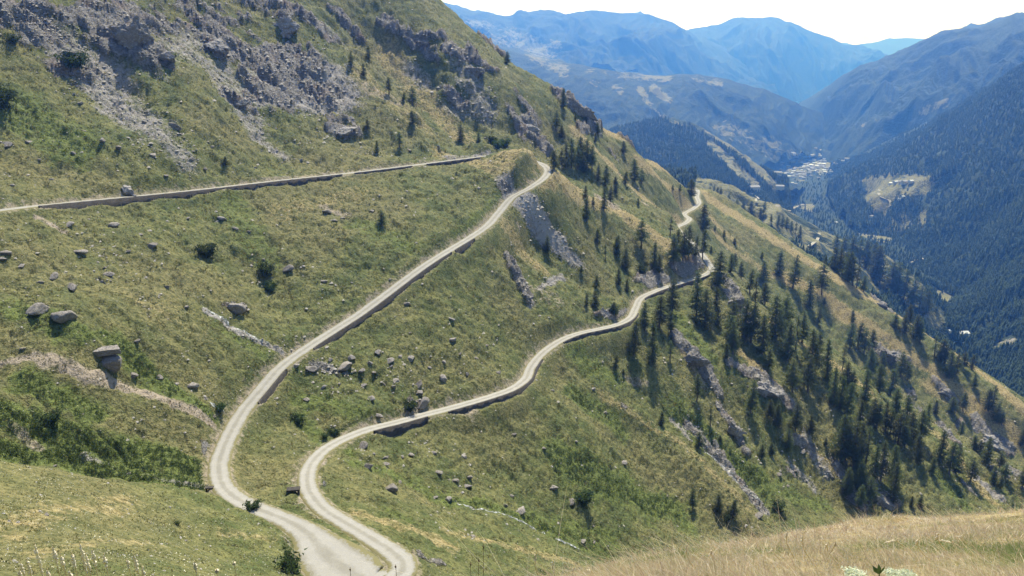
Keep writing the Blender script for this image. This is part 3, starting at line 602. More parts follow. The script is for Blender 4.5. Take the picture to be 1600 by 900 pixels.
# forest as masses of small conifers
def conifer_mass(name, spots, heights, mat, seed, tiers=5):
    r_ = np.random.default_rng(seed); n = len(spots); base = np.asarray(spots, float); h = np.asarray(heights)
    Vs, Fs, o = [], [], 0
    k6 = np.arange(6)
    for t in range(tiers):
        z0 = .10 + .78 * t / tiers; z1 = min(1., z0 + .42); rad = (.20 * (1 - z0) + .035)
        a = r_.uniform(0, 6.28, n)[:, None] + k6 * np.pi / 3; rr = rad * h[:, None] * r_.uniform(.55, 1.25, (n, 6))
        ring = np.stack([base[:, 0, None] + rr * np.cos(a), base[:, 1, None] + rr * np.sin(a), base[:, 2, None] + h[:, None] * (z0 + r_.uniform(-.05, .04, (n, 6)))], -1)
        tip = base + np.c_[np.zeros(n), np.zeros(n), h * z1]
        Vv = np.concatenate([ring, tip[:, None]], 1).reshape(-1, 3); q = np.arange(n)[:, None] * 7
        f = np.stack([q + k6, q + (k6 + 1) % 6, np.broadcast_to(q + 6, (n, 6))], -1).reshape(-1, 3) + o
        Vs.append(Vv); Fs.append(f); o += len(Vv)
    o_ = obj(name, mesh_np(name, np.concatenate(Vs), np.concatenate(Fs), mat)); return tag(o_, kind='stuff')
def forest_mat():
    s = NT('distant_conifers'); n = s.noise(.045, 3); n2 = s.noise(.6, 2)
    c = s.mix(s.ramp(n, (.35, 0.), (.65, 1.)), (.016, .034, .019), (.036, .060, .026))
    return s.done(s.mix(s.ramp(n2, (.4, 0.), (.6, .5)), c, (.045, .058, .026)))
M_FOREST = forest_mat()
def scatter_on(G, am, ab, n, r_, dens=None, r0=0):
    """random points on a loft grid, kept where the meadow mask is low"""
    g = G[r0:]; i = r_.integers(0, g.shape[0] - 1, n); j = r_.integers(0, g.shape[1] - 1, n); a, b = r_.random((2, n))
    p = (g[i, j] * (1 - a[:, None]) + g[i + 1, j] * a[:, None]) * (1 - b[:, None]) + (g[i, j + 1] * (1 - a[:, None]) + g[i + 1, j + 1] * a[:, None]) * b[:, None]
    m = np.maximum(am, ab)[r0:][i, j] + .5 * fbm(p[:, 0] / 60, p[:, 1] / 60, 3, 5)
    x, y = pix(p[:, 0], p[:, 1], p[:, 2]); keep = (m < (.33 if dens is None else dens)) & (x > 700) & (x < 1900) & (y < 820)
    return p[keep]
rf = np.random.default_rng(99)
for (G, am, ab, nc), n, hlo, hhi, lim, seed in ((SL_A, 20000, 8, 16, .45, 1), (SL_J, 9000, 8, 17, .16, 2), (CH_B, 42000, 9, 15, .4, 3), (CH_H, 22000, 7, 13, .35, 4), (VAL, 32000, 8, 14, .30, 5)):
    p = scatter_on(G, am, ab, n, rf, lim, max(0, nc - 4)); conifer_mass('conifer_forest', p, rf.uniform(hlo, hhi, len(p)), M_FOREST, seed, 4 if seed != 2 else 6)

# ---- haze: one box of even air
HB = ((-31000, -1500, -900), (31000, 21000, 1300))
(x0, y0, z0), (x1, y1, z1) = HB
hv = [(x, y, z) for x in (x0, x1) for y in (y0, y1) for z in (z0, z1)]
hm = bpy.data.materials.new('haze'); hm.use_nodes = True
hm.node_tree.nodes.remove(hm.node_tree.nodes['Principled BSDF'])
pv = hm.node_tree.nodes.new('ShaderNodeVolumePrincipled'); pv.inputs['Density'].default_value = HAZE_DENSITY; pv.inputs['Color'].default_value = (*HAZE_COLOR, 1); pv.inputs['Absorption Color'].default_value = (1, 1, 1, 1); pv.inputs['Anisotropy'].default_value = HAZE_ANISO
hm.node_tree.links.new(pv.outputs[0], hm.node_tree.nodes['Material Output'].inputs['Volume'])
tag(obj('haze', mesh_np('haze', hv, [(0, 1, 3, 2), (4, 6, 7, 5), (0, 4, 5, 1), (2, 3, 7, 6), (0, 2, 6, 4), (1, 5, 7, 3)], hm)), kind='stuff')
# ---------------------------------------------------------------- things
from mathutils.bvhtree import BVHTree
ORD = 'first second third fourth fifth sixth seventh eighth ninth tenth eleventh twelfth thirteenth fourteenth fifteenth sixteenth seventeenth eighteenth nineteenth twentieth'.split()
def ordinal(i, n): return 'leftmost' if i == 0 else 'rightmost' if i == n - 1 else ORD[i] + ' from the left'
def bvh_of(G):
    n, m = G.shape[:2]; a, b = np.meshgrid(np.arange(n - 1), np.arange(m - 1), indexing='ij'); q = (a * m + b).ravel()
    return BVHTree.FromPolygons(G.reshape(-1, 3).tolist(), np.stack([q, q + m, q + m + 1, q + 1], -1).tolist())
def ray(px, py):
    u, t = ut(px, py); return Vector((float(u), 1., float(t))).normalized()
_bv = {}
def far_hit(px, py, *Gs):
    best = None
    for G in Gs:
        if id(G) not in _bv: _bv[id(G)] = bvh_of(G)
        h = _bv[id(G)].ray_cast(Vector((0, 0, 0)), ray(px, py))
        if h[0] is not None and (best is None or h[3] < best[1]): best = (h[0], h[3])
    return best[0] if best else None

# ---- conifers
def bark_mat():
    s = NT('grey_bark'); return s.done(s.mix(s.noise(2.5, 3), (.07, .055, .045), (.16, .135, .115)))
def needle_mat(name, a, b, tr=.35):
    s = NT(name); oi = s.n('ShaderNodeObjectInfo')
    c = s.mix(s.noise(.9, 2), a, b)
    h = s.n('ShaderNodeHueSaturation'); s.L(c, h.inputs['Color']); s.L(s.math('MULTIPLY_ADD', oi.outputs['Random'], .5, .75), h.inputs['Value']); s.L(s.math('MULTIPLY_ADD', oi.outputs['Random'], .04, .48), h.inputs['Hue'])
    t = s.n('ShaderNodeBsdfTranslucent'); s.L(h.outputs[0], t.inputs[0]); mx = s.n('ShaderNodeMixShader'); mx.inputs[0].default_value = tr
    s.L(h.outputs[0], s.b.inputs['Base Color']); s.L(s.b.outputs[0], mx.inputs[1]); s.L(t.outputs[0], mx.inputs[2]); s.L(mx.outputs[0], s.out.inputs[0]); return s.m
M_BARK = bark_mat(); M_NEEDLE = needle_mat('conifer_needles', (.064, .090, .036), (.140, .165, .064), .5); M_LEAF = needle_mat('shrub_leaves', (.030, .052, .018), (.075, .105, .032)); M_LOW = needle_mat('low_shrub_leaves', (.060, .090, .026), (.105, .145, .042), .45)
def tube(path, rad, sides=6):
    path = np.asarray(path, float); n = len(path); V, Fa = [], []
    for i, p in enumerate(path):
        d = path[min(i + 1, n - 1)] - path[max(i - 1, 0)]; d = d / (np.linalg.norm(d) + 1e-9)
        a = np.cross(d, (.3, .9, .2)); a /= np.linalg.norm(a); b = np.cross(d, a)
        for k in range(sides): V.append(p + rad[i] * (math.cos(6.2832 * k / sides) * a + math.sin(6.2832 * k / sides) * b))
    for i in range(n - 1):
        for k in range(sides): Fa.append((i * sides + k, i * sides + (k + 1) % sides, (i + 1) * sides + (k + 1) % sides, (i + 1) * sides + k))
    return np.array(V), np.array(Fa)
def join(parts):
    V, Fa, o = [], [], 0
    for v, f in parts: V.append(v); Fa.append(np.asarray(f) + o); o += len(v)
    return np.concatenate(V), np.concatenate(Fa)
def sprays(centres, size, n, r_, flat=.6):
    """n little three-cornered needle sprays round every centre"""
    c = np.repeat(np.asarray(centres), n, 0); s = np.repeat(np.asarray(size), n)
    c = c + r_.normal(0, 1, c.shape) * (s * .75)[:, None] * np.array([1, 1, flat])
    d1 = r_.normal(0, 1, c.shape); d1 /= np.linalg.norm(d1, axis=1)[:, None]; d2 = r_.normal(0, 1, c.shape); d2 = np.cross(d1, d2); d2 /= np.linalg.norm(d2, axis=1)[:, None]
    L = s * r_.uniform(.6, 1.3, len(c)); W = L * r_.uniform(.35, .6, len(c))
    V = np.stack([c - d1 * L[:, None] * .5 - d2 * W[:, None] * .5, c - d1 * L[:, None] * .3 + d2 * W[:, None] * .6, c + d1 * L[:, None] * .7], 1).reshape(-1, 3)
    return V, np.arange(len(V)).reshape(-1, 3)
def conifer_proto(seed, width=2.0, start=1.3, thin=1., top=1.):
    """ten metres tall: tapered trunk with limbs, ragged crown"""
    r_ = np.random.default_rng(seed)
    zz = np.linspace(-.6, 10, 9); bend = np.cumsum(r_.normal(0, .05, (9, 2)), 0)
    path = np.c_[bend, zz]; tk = [tube(path, np.interp(zz, [-.6, 1, 10], [.24, .17, .025]))]
    cen, siz = [], []; z = start
    while z < 9.7:
        k = (z - start) / (10 - start); env = width * ((1 - k) ** .62) * (.6 + .4 * min(1, k * 4 + .3)) * top + .12
        for b in range(r_.integers(4, 7)):
            if r_.random() > thin: continue
            a = r_.uniform(0, 6.283); L = env * r_.uniform(.55, 1.15); zb = z + r_.uniform(-.2, .2)
            x0, y0 = np.interp(zb, zz, bend[:, 0]), np.interp(zb, zz, bend[:, 1])
            t = np.linspace(0, 1, 4); dr = -.28 * L * t ** 1.5 + .12 * L * t ** 3
            P = np.c_[x0 + math.cos(a) * L * t, y0 + math.sin(a) * L * t, zb + dr]
            tk.append(tube(P, np.array([.05, .035, .022, .008]) * (1.1 - .6 * k), 4))
            m = max(2, int(L / .24))
            for q in np.linspace(.28, 1.02, m):
                cen.append([np.interp(q, t, P[:, i]) for i in range(3)]); siz.append(.34 * (1.1 - .45 * q) * (1.1 - .35 * k))
        z += r_.uniform(.28, .46) * (1 - .3 * k)
    cen.append([bend[-1, 0], bend[-1, 1], 9.9]); siz.append(.18)
    return join(tk), sprays(cen, np.array(siz) * 1.15, 5, r_)
def plant_root(name, trunk, crown, tm, cm, tname='trunk', cname='crown'):
    e = empty(name); obj(tname, mesh_np(tname, *trunk, tm, True), e); obj(cname, mesh_np(cname, *crown, cm), e); return e
protos = []
for i, (w, st, th, tp) in enumerate([(2.0, 1.0, 1., 1.), (1.7, 1.6, .95, 1.), (2.3, .8, 1., 1.), (1.5, 2.6, .85, 1.1), (1.9, 1.8, .9, 1.), (1.6, .7, 1., .95), (2.1, 2.2, .8, 1.15), (1.15, 3.2, .55, 1.)]):
    t, c = conifer_proto(100 + i, w, st, th, tp); protos.append(plant_root('conifer_tree', t, c, M_BARK, M_NEEDLE))
fresh = set(range(len(protos)))
def place(proto_list, fresh_set, k, loc, scale, rz, tilt=0):
    o = proto_list[k] if k in fresh_set else copy_tree(proto_list[k]); fresh_set.discard(k)
    o.location = loc; o.scale = (scale[0], scale[1], scale[2]); o.rotation_euler = (tilt * random.uniform(-1, 1), tilt * random.uniform(-1, 1), rz); return o
TREES = [
('in the thin line on the rocky upper slope', '549,106,22 568,118,16 576,92,18 608,147,23 631,155,12 645,165,26 645,193,19'),
('on the grassy bank above the upper road', '352,258,13 574,203,15 589,238,18 624,230,22 720,221,24 748,222,14 597,352,22'),
('on the steep slope below the skyline crag', '792,99,16 869,203,27 878,217,18 880,167,26 899,187,8 930,223,14 934,207,16 974,240,18'),
('in the dense grove behind the upper bend', '866,263,26 878,265,30 884,262,36 893,262,42 902,264,34 908,258,40 917,262,40 925,264,34 912,270,25'),
('scattered over the dry knoll past the upper bend', '915,311,20 917,345,34 927,320,12 934,284,24 943,327,32 946,290,30 954,315,22 962,288,12 962,303,14 977,288,18'),
('on the slope round the far road', '992,284,28 1003,287,19 997,322,10 1051,300,8 1062,300,9 1080,307,22 1100,360,34 1117,360,7 1131,370,9 1148,381,8 1190,405,8 1111,396,10'),
('on the stony slope above the lower road', '854,393,24 908,425,10 932,448,18 933,385,26 946,405,22 964,398,26 965,388,20 967,444,26 976,420,32 980,456,20 1002,385,36 1047,368,24'),
('in the grove over the lower road bend', '1022,418,34 1030,425,24 1052,412,38 1058,400,34 1067,408,40 1075,405,44 1086,400,26 1098,405,38'),
('on the cut bank by the lower road', '916,478,20 930,480,26 959,490,18'),
('just below the lower road', '962,575,22 974,586,10 990,552,34 1007,515,28 1020,566,42 1030,512,32 1047,562,20 1048,515,20 1050,490,34'),
('around the rocky knoll at the road end', '1088,496,46 1100,510,38 1119,505,36 1122,446,34 1140,540,30 1141,424,24 1144,522,36 1147,420,20 1158,437,20 1172,460,24 1180,482,28 1193,442,22 1195,476,22'),
('standing apart on the bright dry slope', '1218,431,28 1239,450,32 1265,480,28 1278,508,18 1284,460,32 1288,476,7 1332,504,15 1398,512,17 1413,520,20'),
('in the crowded wood below the rocky knoll', '1134,560,16 1145,552,34 1164,530,40 1173,535,40 1190,552,40 1200,580,24 1210,528,42 1222,518,34 1228,512,34 1228,562,40 1238,612,34 1243,547,36 1253,536,32 1262,612,38 1268,582,44 1278,552,22 1292,597,44'),
('on the rock spur beside the stony stream', '1033,664,20 1088,627,38 1092,700,24 1110,665,28 1125,690,9 1173,645,40 1190,716,18 1203,655,24 1205,710,16 1215,666,28 1231,700,26 1243,673,36 1265,678,24 1290,695,10'),
('in the open wood below the dry ridge', '1302,632,46 1312,638,40 1316,578,26 1322,650,42 1323,598,26 1327,545,30 1330,610,24 1341,542,28 1350,552,30 1350,627,40 1360,588,34 1363,547,24 1374,613,36 1378,575,20 1391,617,32 1407,590,30 1418,594,22'),
('in the dark grove above the ravine', '1313,718,58 1320,722,50 1333,730,60 1343,725,54 1352,728,50'),
('in the large wood on the right flank', '1343,657,26 1364,667,36 1370,670,34 1383,673,36 1390,680,34 1399,646,32 1402,692,42 1413,697,26 1415,670,42 1422,693,40 1434,722,36 1437,687,38 1448,662,26 1456,741,22 1460,647,18 1467,720,40'),
('at the foot of the wood over the ravine', '1321,772,36 1340,745,28 1341,768,42 1342,793,30 1358,785,34 1366,748,46 1376,752,52 1395,758,54 1395,786,54 1423,792,15 1437,792,15'),
('around the dark cliff on the right flank', '1483,591,34 1487,645,20 1492,588,28 1501,680,18 1505,576,20 1505,642,22 1518,577,18 1522,605,16 1544,641,26 1551,635,26 1557,659,24 1565,663,18 1597,695,20'),
('below the dark cliff at the right edge', '1484,742,42 1493,738,38 1516,752,30 1522,702,18 1531,710,18 1542,723,32 1552,757,24 1561,732,22 1563,763,18 1570,747,20 1597,762,30'),
('along the ridge edge above the deep valley', '1290,404,10 1303,421,26 1310,426,28 1318,431,28 1325,440,34 1332,446,32 1338,450,26 1349,456,18 1420,505,22 1430,528,28 1437,535,26 1460,556,24 1470,563,26 1476,568,22'),
('on the green slope over the foreground grass', '1082,795,32 1122,800,28 1145,806,26'),
]
def kind_word(h, hs):
    s = sorted(hs); k = s.index(h) / max(1, len(s) - 1)
    return 'tall dark conifer' if k > .75 else 'small dark conifer' if k < .2 else 'dark green conifer'
rt = random.Random(5)
def tree_group(phrase, lst, hitf, grp):
    L = sorted([tuple(float(q) for q in w.split(',')) for w in lst.split()])
    for i, (px, py, h) in enumerate(L):
        p = hitf(px, py)
        if p is None: continue
        H = h * p[1] / F * (1.75 if 985 < px < 1300 and 440 < py < 625 else 1.5 if px > 1150 and py > 400 else 1.3 if px > 985 else 1.12); k = rt.choice([0, 1, 2, 3, 4, 5, 6, 0, 2, 4, 5, 7]) if H > 6 else rt.choice([0, 2, 5])
        s = H / 10; w = s * rt.uniform(1.3, 1.85) * (.72 if h > 42 else .92 if h > 30 else 1) * (1.15 if H < 7 else 1)
        o = place(protos, fresh, k, (p[0], p[1], p[2] - .15), (w, w, s), rt.uniform(0, 6.28), .03)
        tag(o, f"{kind_word(h, [q[2] for q in L])}, {ordinal(i, len(L))} {phrase}", 'tree', grp)
for ph, lst in TREES: tree_group(ph, lst, hit, 'conifers ' + ph)
JT = [('at the corner past the far road', '1072,284,14 1078,286,10 1066,281,9 1109,303,9 1115,301,9 1120,306,11 1126,303,8 1137,325,18 1150,328,14'),
      ('across the ridge, left part', '1160,335,18 1173,341,22 1188,344,16 1193,337,18 1205,350,12 1215,353,14 1222,357,16 1229,358,15 1236,362,14 1243,366,15 1250,372,16'),
      ('across the ridge, right part', '1306,392,22 1318,398,24 1330,405,26 1343,412,30 1352,420,32 1362,426,34 1368,440,40 1374,448,36 1392,455,34 1402,462,38 1410,470,36 1424,478,34 1436,486,30 1446,492,28')]
for ph, lst in JT: tree_group(ph, lst, lambda a, b: far_hit(a, b, SL_J[0]), 'conifers ' + ph)

# ---- shrubs
def shrub_proto(seed):
    r_ = np.random.default_rng(seed); tk, cen, siz = [], [], []
    for b in range(9):
        a = r_.uniform(0, 6.28); L = r_.uniform(.6, 1.1); hgt = r_.uniform(.7, 1.7)
        t = np.linspace(0, 1, 4); P = np.c_[math.cos(a) * L * t ** 1.2, math.sin(a) * L * t ** 1.2, hgt * t - .1]
        tk.append(tube(P, np.array([.06, .045, .03, .012]), 4))
        for q in np.linspace(.3, 1.05, 6): cen.append([np.interp(min(q, 1), t, P[:, i]) + r_.normal(0, .12) for i in range(3)]); siz.append(r_.uniform(.22, .36))
    return join(tk), sprays(cen, siz, 16, r_, .8)
sprot = [plant_root('shrub', *shrub_proto(300 + i), M_BARK, M_LEAF, 'stem', 'foliage') for i in range(4)]; sfresh = set(range(4))
SHRUBS = [(4, 168, 34, 'large dark shrub cut by the left edge on the upper hillside'), (118, 105, 26, 'dark shrub at the foot of the left crags'), (20, 68, 14, 'small shrub on the scree near the left edge'),
 (323, 402, 24, 'dark round shrub on the open slope above the middle road'), (418, 430, 22, 'upper of two dark shrubs beside a stone in the middle slope'), (421, 454, 16, 'lower of two dark shrubs beside a stone in the middle slope'),
 (80, 662, 22, 'dark shrub alone in the lush green hollow at left'), (343, 642, 16, 'dark shrub beside the middle road bend over the stream'), (465, 660, 16, 'small shrub on the bank between the two hairpin legs'),
 (522, 679, 15, 'dark bush at the culvert behind the lower road'), (508, 684, 10, 'smaller bush left of the culvert bush'), (912, 788, 24, 'dark bush beside an upright boulder on the green slope'), (395, 796, 20, 'small shrub on the outer edge of the middle road'),
 (458, 890, 36, 'leafy green shrub beside the gravel apron of the hairpin'), (778, 231, 12, 'green bush at the end of the upper road'), (789, 228, 12, 'right-hand green bush at the end of the upper road'), (770, 222, 10, 'bush uphill of the upper road end'),
 (1135, 812, 16, 'low bush just over the foreground grass edge'), (1215, 795, 14, 'dark bush at the lower end of the stony stream'), (640, 640, 18, 'dark bush behind the square boulder on the lower road'),
 (960, 490, 14, 'bush on the cut bank of the lower road'), (1005, 425, 14, 'bush above the lower road cut'), (277, 820, 8, 'tiny bush on the near meadow beside the road')]
for i, (px, py, h, lab) in enumerate(SHRUBS):
    p = hit(px, py); s = h * p[1] / F / 1.75
    tag(place(sprot, sfresh, i % 4, (p[0], p[1], p[2] - .05), (s * 1.1, s * 1.1, s), rt.uniform(0, 6.28)), lab, 'shrub')

# ---- boulders
def rock_shape(seed, planes=13, sub=4, rough=.05, squash=(1, 1, 1)):
    r_ = np.random.default_rng(seed); bm = bmesh.new(); bmesh.ops.create_icosphere(bm, subdivisions=sub, radius=1)
    V = np.array([v.co[:] for v in bm.verts]); Fa = np.array([[v.index for v in f.verts] for f in bm.faces]); bm.free()
    N_ = r_.normal(0, 1, (planes, 3)); N_ /= np.linalg.norm(N_, axis=1)[:, None]; dd = r_.uniform(.42, .92, planes)
    q = V @ N_.T; rad = np.min(np.where(q > .05, dd / np.maximum(q, .05), 9), axis=1); rad = np.minimum(rad, 1.25)
    V = V * rad[:, None]
    n = fbm(V[:, 0] * 2.3 + V[:, 2], V[:, 1] * 2.3 - V[:, 2] * 1.3, 4, seed) + .5 * fbm(V[:, 2] * 5, (V[:, 0] + V[:, 1]) * 2, 2, seed + 3)
    V = V * (1 + rough * 2 * n)[:, None] * np.array(squash)
    return V, Fa
bprot = [obj('boulder', mesh_np('boulder', *rock_shape(400 + i, 8 + i % 4, 4, .035, (1, .85, .72 if i % 3 else .5)), M_BOULDER)) for i in range(12)]; bfresh = set(range(12))
BOULD = [
('on the hillside above the upper road', '11,228,20 45,222,14 115,240,10 237,244,18 272,198,22 160,220,16 127,162,12 193,170,16 185,232,14 130,205,8 60,250,8 300,250,10 225,190,9'),
('in the stony strip above the upper road', '20,290,9 80,280,8 260,275,9 320,265,8 400,262,8 330,230,9 470,250,9 640,235,9 685,230,10'),
('on the left hillside under the upper road', '107,353,17 178,351,22 237,386,20 124,394,24 12,396,22 2,405,15 32,416,14 201,392,9 82,431,20 63,441,12 170,429,16 165,418,10 160,442,10 113,449,28'),
('on the open slope right of the left boulders', '220,367,10 347,342,18 368,357,12 390,362,10 292,480,10 260,448,8 250,460,6 293,341,8 365,480,34 213,533,14 35,545,10'),
('in the hollow beside the little stream', '208,587,18 250,592,16 303,605,28 320,625,10 335,650,12 275,600,9'),
('on the slope above the middle road', '509,331,18 524,345,10 535,341,8 412,405,8 448,420,20 507,440,12 609,436,7 580,330,8 650,380,8'),
('in the upper boulder field between the roads', '462,573,14 485,575,22 516,562,12 540,572,36 548,560,14 565,580,16 583,583,10 591,551,16 578,568,12 608,563,16 611,573,12 626,557,10 641,562,18 693,566,12'),
('in the lower boulder field between the roads', '618,595,16 655,600,20 692,593,18 778,583,12 480,625,16 580,624,16 567,603,14 615,605,12 655,614,20 590,650,18 600,600,10 530,600,9 505,605,10 730,585,9'),
('on the grass right of the boulder field', '708,530,14 719,553,10 637,474,14 706,498,10 745,560,9 760,540,8 640,520,8 670,575,9'),
('in the hollow inside the hairpin', '565,699,22 584,710,8 575,730,18 602,726,16 603,715,12 628,713,10 641,711,14 624,755,10'),
('on the grass below the lower road wall', '685,738,20 714,752,16 733,747,14 728,762,20 725,714,14 678,708,12'),
('along the ravine stream', '740,838,12 812,800,28 866,764,20 892,785,16 800,775,10 700,782,16 680,777,14 790,790,12 910,845,16 928,848,10'),
('on the green slope under the S bend', '927,609,12 946,645,12 863,610,8 975,723,16 803,678,10 850,700,7 900,690,7 1182,807,24'),
('in the clearing left of the dark grove', '1268,712,14 1240,735,12 1255,705,12 1282,730,10 1230,760,9 1300,745,10 1218,742,12'),
('on the near meadow', '72,805,12 13,815,7 28,817,8 200,740,10 290,845,8 85,728,10')]
def put_boulder(px, py, w, k, asp=(1, 1, 1), sink=.25, lab=None, grp=None, rz=None):
    p = hit(px, py); r_ = w * p[1] / F / 2 * .98
    o = bprot[k] if k in bfresh else copy_tree(bprot[k]); bfresh.discard(k)
    o.location = (p[0], p[1], p[2] + r_ * asp[2] * (.55 - sink)); o.scale = tuple(r_ * a for a in asp); o.rotation_euler = (rt.uniform(-.35, .35), rt.uniform(-.35, .35), rt.uniform(0, 6.28) if rz is None else rz)
    return tag(o, lab, 'boulder', grp)
for ph, lst in BOULD:
    L = sorted([tuple(float(q) for q in w.split(',')) for w in lst.split()]); ws = sorted(q[2] for q in L)
    for i, (px, py, w) in enumerate(L):
        k = rt.randrange(12); size = 'large boulder' if w == ws[-1] else 'small boulder' if w <= ws[len(ws) // 3] else 'boulder'
        put_boulder(px, py, w, k, (1, rt.uniform(.8, 1.1), rt.uniform(.6, .9)), sink=.5, lab=f'{size}, {ordinal(i, len(L))} {ph}', grp='boulders ' + ph)
put_boulder(60, 489, 38, 1, (1, .9, .75), lab='left one of the two big boulders on the left hillside')
put_boulder(106, 497, 48, 4, (1, .95, .68), lab='right one of the two big boulders on the left hillside, broad and furrowed')
put_boulder(174, 571, 54, 7, (1, .9, .72), lab='dark boulder carrying a flat slab in the hollow')
put_boulder(661, 634, 28, 2, (1, .9, 1.), lab='square dark boulder beside the lower road wall')
put_boulder(614, 766, 28, 5, (1, .9, .7), lab='rounded pale boulder at the ravine head inside the hairpin')
def slab_thing():
    p = hit(172, 566); bm = bmesh.new(); bmesh.ops.create_cube(bm, size=2); bmesh.ops.subdivide_edges(bm, edges=bm.edges, cuts=7, use_grid_fill=True)
    k = p[1] / F
    for v in bm.verts:
        c = v.co; n = float(fbm(np.array([c.x * 1.7 + c.z]), np.array([c.y * 1.7 - c.z]), 3, 77)[0])
        c.x *= (1 + .12 * n - .18 * c.y) * 30 * k; c.y *= (1 + .2 * n) * 10 * k; c.z *= (1 + .5 * n) * 4.6 * k
    me = bpy.data.meshes.new('flat_slab'); bm.to_mesh(me); bm.free(); me.materials.append(M_BOULDER)
    o = obj('flat_slab', me, loc=(p[0] - 14 * k, p[1] + .3, p[2] + 19.5 * k)); o.rotation_euler = (.10, -.08, .1); tag(o, 'long flat rock slab resting on top of a dark boulder', 'rock slab')
slab_thing()

# ---- crags that stand out of the slope
CRAGS = [(905, 168, 62, .5, 'jagged crag on the skyline ridge'), (205, 54, 74, 1.0, 'big dark cliff at the top left'), (108, 92, 40, .6, 'low crag at the left end of the top cliffs'), (255, 85, 34, .7, 'broken crag right of the big dark cliff'), (335, 68, 38, .6, 'blocky crag above the green shoulder'),
 (376, 158, 30, .5, 'grey crag at the left foot of the pale scree'), (537, 204, 36, .4, 'flat split outcrop on the bank above the upper road'), (445, 38, 50, .7, 'long dark crag at the top centre'), (740, 108, 38, .4, 'slanting rock band near the skyline'), (828, 198, 30, .6, 'dark crag above the upper bend'), (660, 66, 28, .5, 'dark rock band on the upper slope'),
 (1150, 466, 36, 1., 'white fractured crag on the knoll at the road end'), (1082, 560, 44, .7, 'rugged outcrop among conifers below the lower road'), (1196, 608, 56, .45, 'long dark outcrop above the stony stream'), (1148, 668, 34, 1.3, 'pale slabby rock face beside the stony stream'), (1548, 688, 54, .6, 'dark cliff on the right flank'), (1478, 612, 40, .5, 'dark ledge near the right skyline'), (1378, 474, 24, .8, 'dark rock notch on the ridge edge'), (1384, 552, 40, .6, 'rock bench in the open wood'), (1384, 782, 46, .6, 'rock face under the ravine wood'), (945, 488, 30, .6, 'dark rock beside the lower road S bend'), (197, 296, 40, .3, 'dark rock ledge just above the upper road')]
for i, (px, py, w, asp, lab) in enumerate(CRAGS):
    V_, F_ = rock_shape(500 + i, 16, 6, .06, (1, .7, asp))
    q, e, c = worley(V_[:, 0] * 2.6 + V_[:, 2] * .7, V_[:, 2] * 3.4 + V_[:, 1] * 2.2, i)
    q2, e2_, c2_ = worley(V_[:, 0] * 6 + V_[:, 1] * 3, V_[:, 2] * 8 + V_[:, 1] * 4, i + 40); V_ = V_ * (1 + .42 * (c - .5) * sstep(0, .08, e) + .16 * (c2_ - .5) * sstep(0, .1, e2_) + .06 * fbm(V_[:, 0] * 6, V_[:, 2] * 7 + V_[:, 1] * 5, 3, i))[:, None]
    p = hit(px, py + w * asp * .25); r_ = w * p[1] / F / 2
    o = obj('rock_outcrop', mesh_np('rock_outcrop', V_ * r_, F_, M_CRAG), loc=(p[0], p[1] + r_ * .12, p[2] + r_ * asp * .12)); o.rotation_euler = (.25, .25 if px > 850 else .1, rt.uniform(-.3, .3)); tag(o, lab, 'crag')

# ---- retaining walls under the roads
def wall_mat():
    s = NT('dry_stone_wall'); v = s.vscale((1, 1, 1.8)); c = s.mix(s.voro(1.8, out='Color', vec=v), (.025, .022, .02), (.11, .098, .088))
    c = s.mix(.5, c, s.mix(s.noise(.6, 4), (.03, .027, .024), (.10, .09, .08))); j = s.ramp(s.voro(1.8, 'DISTANCE_TO_EDGE', vec=v), (0, 0.), (.08, 1.))
    return s.done(s.mix(j, (.06, .055, .05), c), s.bump(j, .8, .1))
M_WALL = wall_mat()
WLAB = [['long stone retaining wall under the left part of the upper road', 'stone retaining wall under the centre of the upper road', 'low stone wall under the upper road right of centre', 'stone retaining wall near the right end of the upper road'],
        ['short stone wall below the middle road beside the stream bend', 'long stone retaining wall under the middle road', 'small concrete culvert wall under the middle road'],
        ['stone retaining wall under the lower road near the hairpin', 'stone retaining wall under the lower road at centre', 'stone wall under the lower road before the S bend', 'stone wall under the lower road near its hidden end'], []]
for (L, W, H, sgn, Nn), labs in zip(roads, WLAB):
    i = 0; k = 0; side = np.median(sgn)
    while i < len(L):
        if H[i] <= .05: i += 1; continue
        j = i
        while j < len(L) and H[j] > .05: j += 1
        if j - i > 5:
            Vw = []; n = j - i
            for a in range(i, j):
                q = L[a]; e = side * Nn[a]; h = H[a]
                for off, dz in ((W[a] / 2 + .05, -.25), (W[a] / 2 + .05, .22), (W[a] / 2 + .5, .22 + .12 * math.sin(a * 1.7)), (W[a] / 2 + .62 + .12 * h, -h - 1.2)):
                    Vw.append((q[0] + e[0] * off, q[1] + e[1] * off, q[2] + dz))
            Fw = [(b * 4 + c, b * 4 + c + 1, (b + 1) * 4 + c + 1, (b + 1) * 4 + c) for b in range(n - 1) for c in range(3)] + [(0, 1, 2, 3), ((n - 1) * 4 + 3, (n - 1) * 4 + 2, (n - 1) * 4 + 1, (n - 1) * 4)]
            tag(obj('retaining_wall', mesh_np('retaining_wall', Vw, Fw, M_WALL)), labs[k] if k < len(labs) else 'stone retaining wall under the gravel road', 'wall'); k += 1
        i = j
